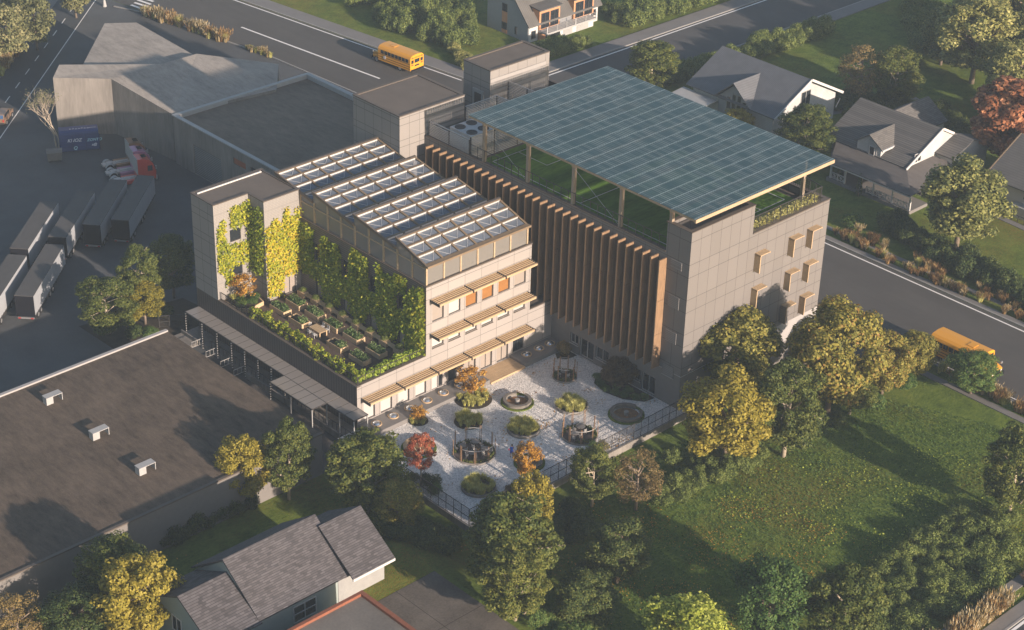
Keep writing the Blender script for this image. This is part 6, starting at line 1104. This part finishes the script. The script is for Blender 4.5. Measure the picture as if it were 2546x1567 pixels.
row([(25.2, 12.6), (25.8, 17), (26.2, 21.5), (26.3, 25.2)], 1.35, .85, 'rounded clipped shrub in the row along the upper lawn edge', 'shrub row at the upper lawn edge', 2, h=1.45, rows=2)
shrub(21.6, 17.6, .95, 1.5, 'round shrub standing alone under the golden tree, left one'); shrub(23.2, 19.4, .95, 1.4, 'round shrub standing alone under the golden tree, right one')
row([(5.6, 69.2), (8.2, 67.6), (14.9, 67.0), (20, 66.6), (26.5, 65.6), (34, 65.2)], 1.4, 1.15, 'dark shrub in the long hedge across the street', 'long dark hedge across the street', 3, 'dark', 1.5, rows=2)
mass([(-78, 66.2), (-74, 65.2), (-66, 66), (-61.6, 67.6), (-62.2, 70.6), (-66.5, 74.6), (-72.5, 76.5), (-79, 75)], 46, 1.35, 'tall rounded shrub in the big thicket beside the upper bus', 'thicket beside the upper bus', 4, h=1.6)
mass([(-90, 68), (-84, 66.8), (-80.6, 68), (-82, 73), (-90, 76)], 14, 1.3, 'rounded shrub at the top edge left of the thicket', 'shrubs at the top edge above the street', 5, h=1.5)
mass([(-62, 66.5), (-58.2, 66.8), (-55.5, 65.2), (-56.5, 63.6), (-60, 65)], 8, .95, 'loose shrub between the thicket and the lift head', 'loose shrubs near the lift head', 6, 'light', 1.2)
row([(-54.6, 74.6), (-52.6, 75.4), (-52.4, 81.6)], 1.0, .95, 'clipped shrub in the hedge before the townhouse garages', 'hedge before the townhouse', 7, h=1.6, rows=2)
mass([(-58.8, 91.5), (-54.6, 90.2), (-52.8, 91), (-52.8, 96), (-56, 99)], 15, 1.25, 'rounded shrub right of the townhouse', 'shrubs right of the townhouse', 8, h=1.55)
row([(-53.0, 98.6), (-52.6, 112)], 1.5, 1.2, 'rounded shrub along the side street at the top', 'shrubs along the side street', 9, h=1.5, rows=3)
row([(2.55, -22.4), (2.6, -12.6)], 1.1, .92, 'dark clipped shrub along the pale wall of the flat hall', 'shrubs along the flat hall wall', 16, 'dark', 1.5, rows=2)
mass([(11, -6.2), (14.2, -4.4), (17.5, -4.6), (19.3, -6.8), (18.6, -8.2), (16, -8.8), (14, -9.6), (11.6, -8.4)], 24, 1.05, 'dark dense shrub between the fence and the shingled house', 'dark shrubs below the courtyard fence', 17, 'dark', 1.25)
mass([(27.8, -6.6), (31.4, -4.4), (35.5, -5.8), (33, -9), (29.4, -8.2)], 13, .95, 'dark shrub at the driveway edge near the bottom', 'dark shrubs at the driveway edge', 18, 'green', 1.2); mass([(20.5, 6.3), (23.5, 7.2), (25.4, 3.6), (23, 1.2), (21, 3)], 9, 1.0, 'dark shrub on the lawn behind the large plane tree', 'dark shrubs behind the large plane tree', 20, 'dark', 1.2)
for i, (x, y, r, mt, lab) in enumerate(((3.4, 66.2, 1.25, 'green', 'pyramid bush alone on the lawn across the street'), (25.5, -5.2, .8, 'dark', 'small dark bush at the driveway corner'), (27.6, .8, .9, 'dark', 'lone dark shrub in the middle of the shaded lawn'), (-27.2, -5.4, 1.0, 'dark', 'dark bush under the yellow yard tree'), (-26.2, -4.2, .85, 'green', 'round green bush at the hall corner in the yard bed'), (-28.6, -1.0, 1.1, 'dark', 'low dark bush behind the yellow yard tree'), (-14.2, 88.2, .8, 'dark', 'dark bush left of the porch house'), (-15.8, 90.2, .8, 'shrub', 'round bush behind the metal roof house gable'), (26.5, 30.2, 1.2, 'dark', 'dark bush under the bronze trees at the lawn edge'), (27.2, 33.2, 1.1, 'dark', 'dark bush beside the low plane tree trunk'), (27.6, 38.6, 1.1, 'green', 'green bush between the low plane tree and the yellowish tree'), (27.4, 43.6, 1.1, 'green', 'green bush between the two street end trees'))): shrub(x, y, r, r*1.25, lab, None, mt, name='bush', cat='bush')
SINK = []
row([(-36.6, 80.5), (-36.0, 88), (-35.6, 95), (-34.8, 102), (-34.8, 112)], 1.25, 1.15, 'clipped shrub in the side street hedge behind the houses', 'hedge along the right of the side street', 10, h=1.55, rows=2)
mass([(-28.4, 90.8), (-23.5, 92.5), (-19.6, 94), (-14.8, 98.5), (-11, 100.5), (-6.5, 99.5), (-2.6, 97.5), (-1, 93.2), (-6, 94.8), (-9.5, 91.5), (-14, 91), (-19, 90.3), (-28, 90)], 58, 1.1, 'dark low shrub in the thicket behind the houses', 'dark thicket behind the houses', 11, 'dark', 1.1)
mass([(-34, 127), (-29.6, 120.6), (-26.6, 119), (-26, 124), (-30, 130)], 14, 1.4, 'hazy shrub at the top edge right of the side street', 'hazy shrubs at the top right', 12, h=1.3)
mass([(-27, 119.5), (-24, 114.4), (-20.5, 115.5), (-22, 119.5)], 9, 1.3, 'hazy rounded shrub left of the tall trees', 'hazy shrubs left of the tall trees', 13, h=1.4); mass([(-23.4, 112), (-19.6, 111), (-20, 107.6), (-23, 108.5)], 5, 1.1, 'hazy shrub in front of the tall trees', 'hazy shrubs before the tall trees', 14, h=1.2)
mass([(-8, 104), (-2, 101), (4, 98), (5.5, 103), (-2, 108)], 18, 1.2, 'dark shrub under the hazy trees by the orange tree', 'dark shrubs by the orange tree', 15, 'dark', 1.1); mass([(4, 84.5), (9, 81.6), (9.4, 86), (6, 90)], 7, 1.0, 'dark shrub between the porch house and the edge house', 'dark shrubs by the edge house', 19, 'dark', 1.1)
o = bpy.data.objects.new('distant_shrubbery', merged('distant_shrubbery', SINK)); COL.objects.link(o); tag(o, kind='stuff', label='distant dark shrubbery behind the houses and along the side street'); SINK = None
# ---------------------------------------------------------------- ornamental grasses
g = np.random.default_rng(21)
def tuftline(pts, n, wid, label, group, mats, r, z=GZ + .02, each=False):
    global SINK
    if not each: SINK = []
    P2 = [np.array(p, float) for p in pts]; seg = [np.linalg.norm(b_ - a_) for a_, b_ in zip(P2[:-1], P2[1:])]
    for i in range(n):
        t_ = g.uniform(0, sum(seg)); k = 0
        while t_ > seg[k]: t_ -= seg[k]; k += 1
        c = P2[k] + (P2[k+1] - P2[k]) * t_/seg[k] + g.normal(size=2)*wid; q = r*g.uniform(.75, 1.3); tuft(c[0], c[1], q, q*1.05, label, group, mats[i % len(mats)], z)
    if not each: o = bpy.data.objects.new('ornamental_grass', merged('ornamental_grass', SINK)); COL.objects.link(o); tag(o, label=label, kind='stuff'); SINK = None
tuftline([(-98.6, 43.6), (-94, 44.6), (-86.5, 45.8), (-83.6, 46.2)], 60, .3, 'pale feathery grass clump in the strip at the top left street', 'feathery grass at the top left street', ['straw', 'straw', 'softgrass', 'rustgrass'], 1.15)
tuftline([(-81.5, 46.7), (-75.4, 47.5)], 16, .2, 'low feathery grass clump at the kerb behind the concrete building', 'feathery grass behind the concrete building', ['straw', 'softgrass'], .7)
for pts, n in (([(3.0, 63.4), (7.7, 63.3)], 26), ([(4.4, 65.8), (9, 64.9)], 14), ([(9, 63.2), (11.5, 63.0)], 7), ([(13.2, 62.9), (16, 62.9)], 7), ([(12.3, 65.0), (16.6, 65.0)], 9), ([(16, 63.0), (21.2, 63.0)], 26), ([(19, 65.0), (26, 64.9)], 16), ([(21.8, 63.0), (22.6, 63.0)], 4), ([(25, 63.0), (33, 63.0)], 24)):
    tuftline(pts, n, .3, 'rust and white grass clump on the verge across the right street', 'grass clumps on the verge across the street', ['rustgrass', 'straw', 'rustgrass', 'softgrass'], .72, GZ + .1, True)
tuftline([(12, 48.6), (27, 48.5), (31, 48.4)], 40, .25, 'dry grass clump on the near verge behind the trees', 'grass clumps on the near verge', ['rustgrass', 'straw', 'softgrass'], .75); tuftline([(31, 48.4), (42, 48.3)], 40, .25, 'dry grass clump on the near verge in front of the right bus', 'grass clumps in front of the bus', ['rustgrass', 'straw', 'softgrass'], .9)
tuftline([(52.3, 13), (52.4, 22.5)], 44, .22, 'tall rust plumed grass clump in the strip at the bottom right', 'plumed grass at the bottom right', ['rustgrass', 'straw', 'straw'], 1.2); tuftline([(52.2, 26.3), (52.4, 28.5)], 7, .15, 'orange grass clump beyond the bottom right lawn strip', 'orange grass at the far end of the strip', ['rustgrass'], 1.0)
tuftline([(-90.5, 15.5), (-99, 24.8)], 40, .5, 'dry grass clump between the lane and the pale trees', 'dry grass along the lane', ['straw', 'rustgrass', 'softgrass'], 1.0)
rng = np.random.default_rng(31); q = poly_scatter([(15.7, 32.7), (16.3, 32.7), (16.3, 41.9), (15.7, 41.9)], 900, rng); P = np.column_stack([q, 15.0 + rng.uniform(0, .95, 900)]); o = bpy.data.objects.new('roof_terrace_plants', cards('roof_terrace_plants', P, sph(900), .12, LM['softgrass'])); COL.objects.link(o); tag(o, 'pale leafy planting behind the bronze railing on the roof of the block', 'plants')
b = MB(); b.box(15.55, 16.35, 32.6, 42.0, 14.33, 15.05); solo('roof_trough', b, m_dark, 'dark planting trough behind the bronze railing on the block roof', 'planter')
# ---------------------------------------------------------------- lettering curves to real meshes
dg = bpy.context.evaluated_depsgraph_get()
for o in [o for o in SC.objects if o.type == 'FONT']:
    me = bpy.data.meshes.new_from_object(o.evaluated_get(dg)); n = bpy.data.objects.new(o.name, me); COL.objects.link(n); n.parent = o.parent; n.matrix_local = o.matrix_local.copy(); nm = o.name; bpy.data.objects.remove(o); n.name = nm
# ---------------------------------------------------------------- haze
hz = MB(); hz.box(-430, 270, -270, 430, GZ - 1, 97); ho = struct('haze', hz, [], 'stuff'); hm = bpy.data.materials.new('haze'); hm.use_nodes = True; nt = hm.node_tree; nt.nodes.remove(nt.nodes['Principled BSDF']); pv = nt.nodes.new('ShaderNodeVolumePrincipled'); pv.inputs['Color'].default_value = (.66, .82, 1.0, 1); pv.inputs['Density'].default_value = .00033; pv.inputs['Anisotropy'].default_value = .0; nt.links.new(pv.outputs[0], nt.nodes['Material Output'].inputs['Volume']); ho.data.materials.append(hm)
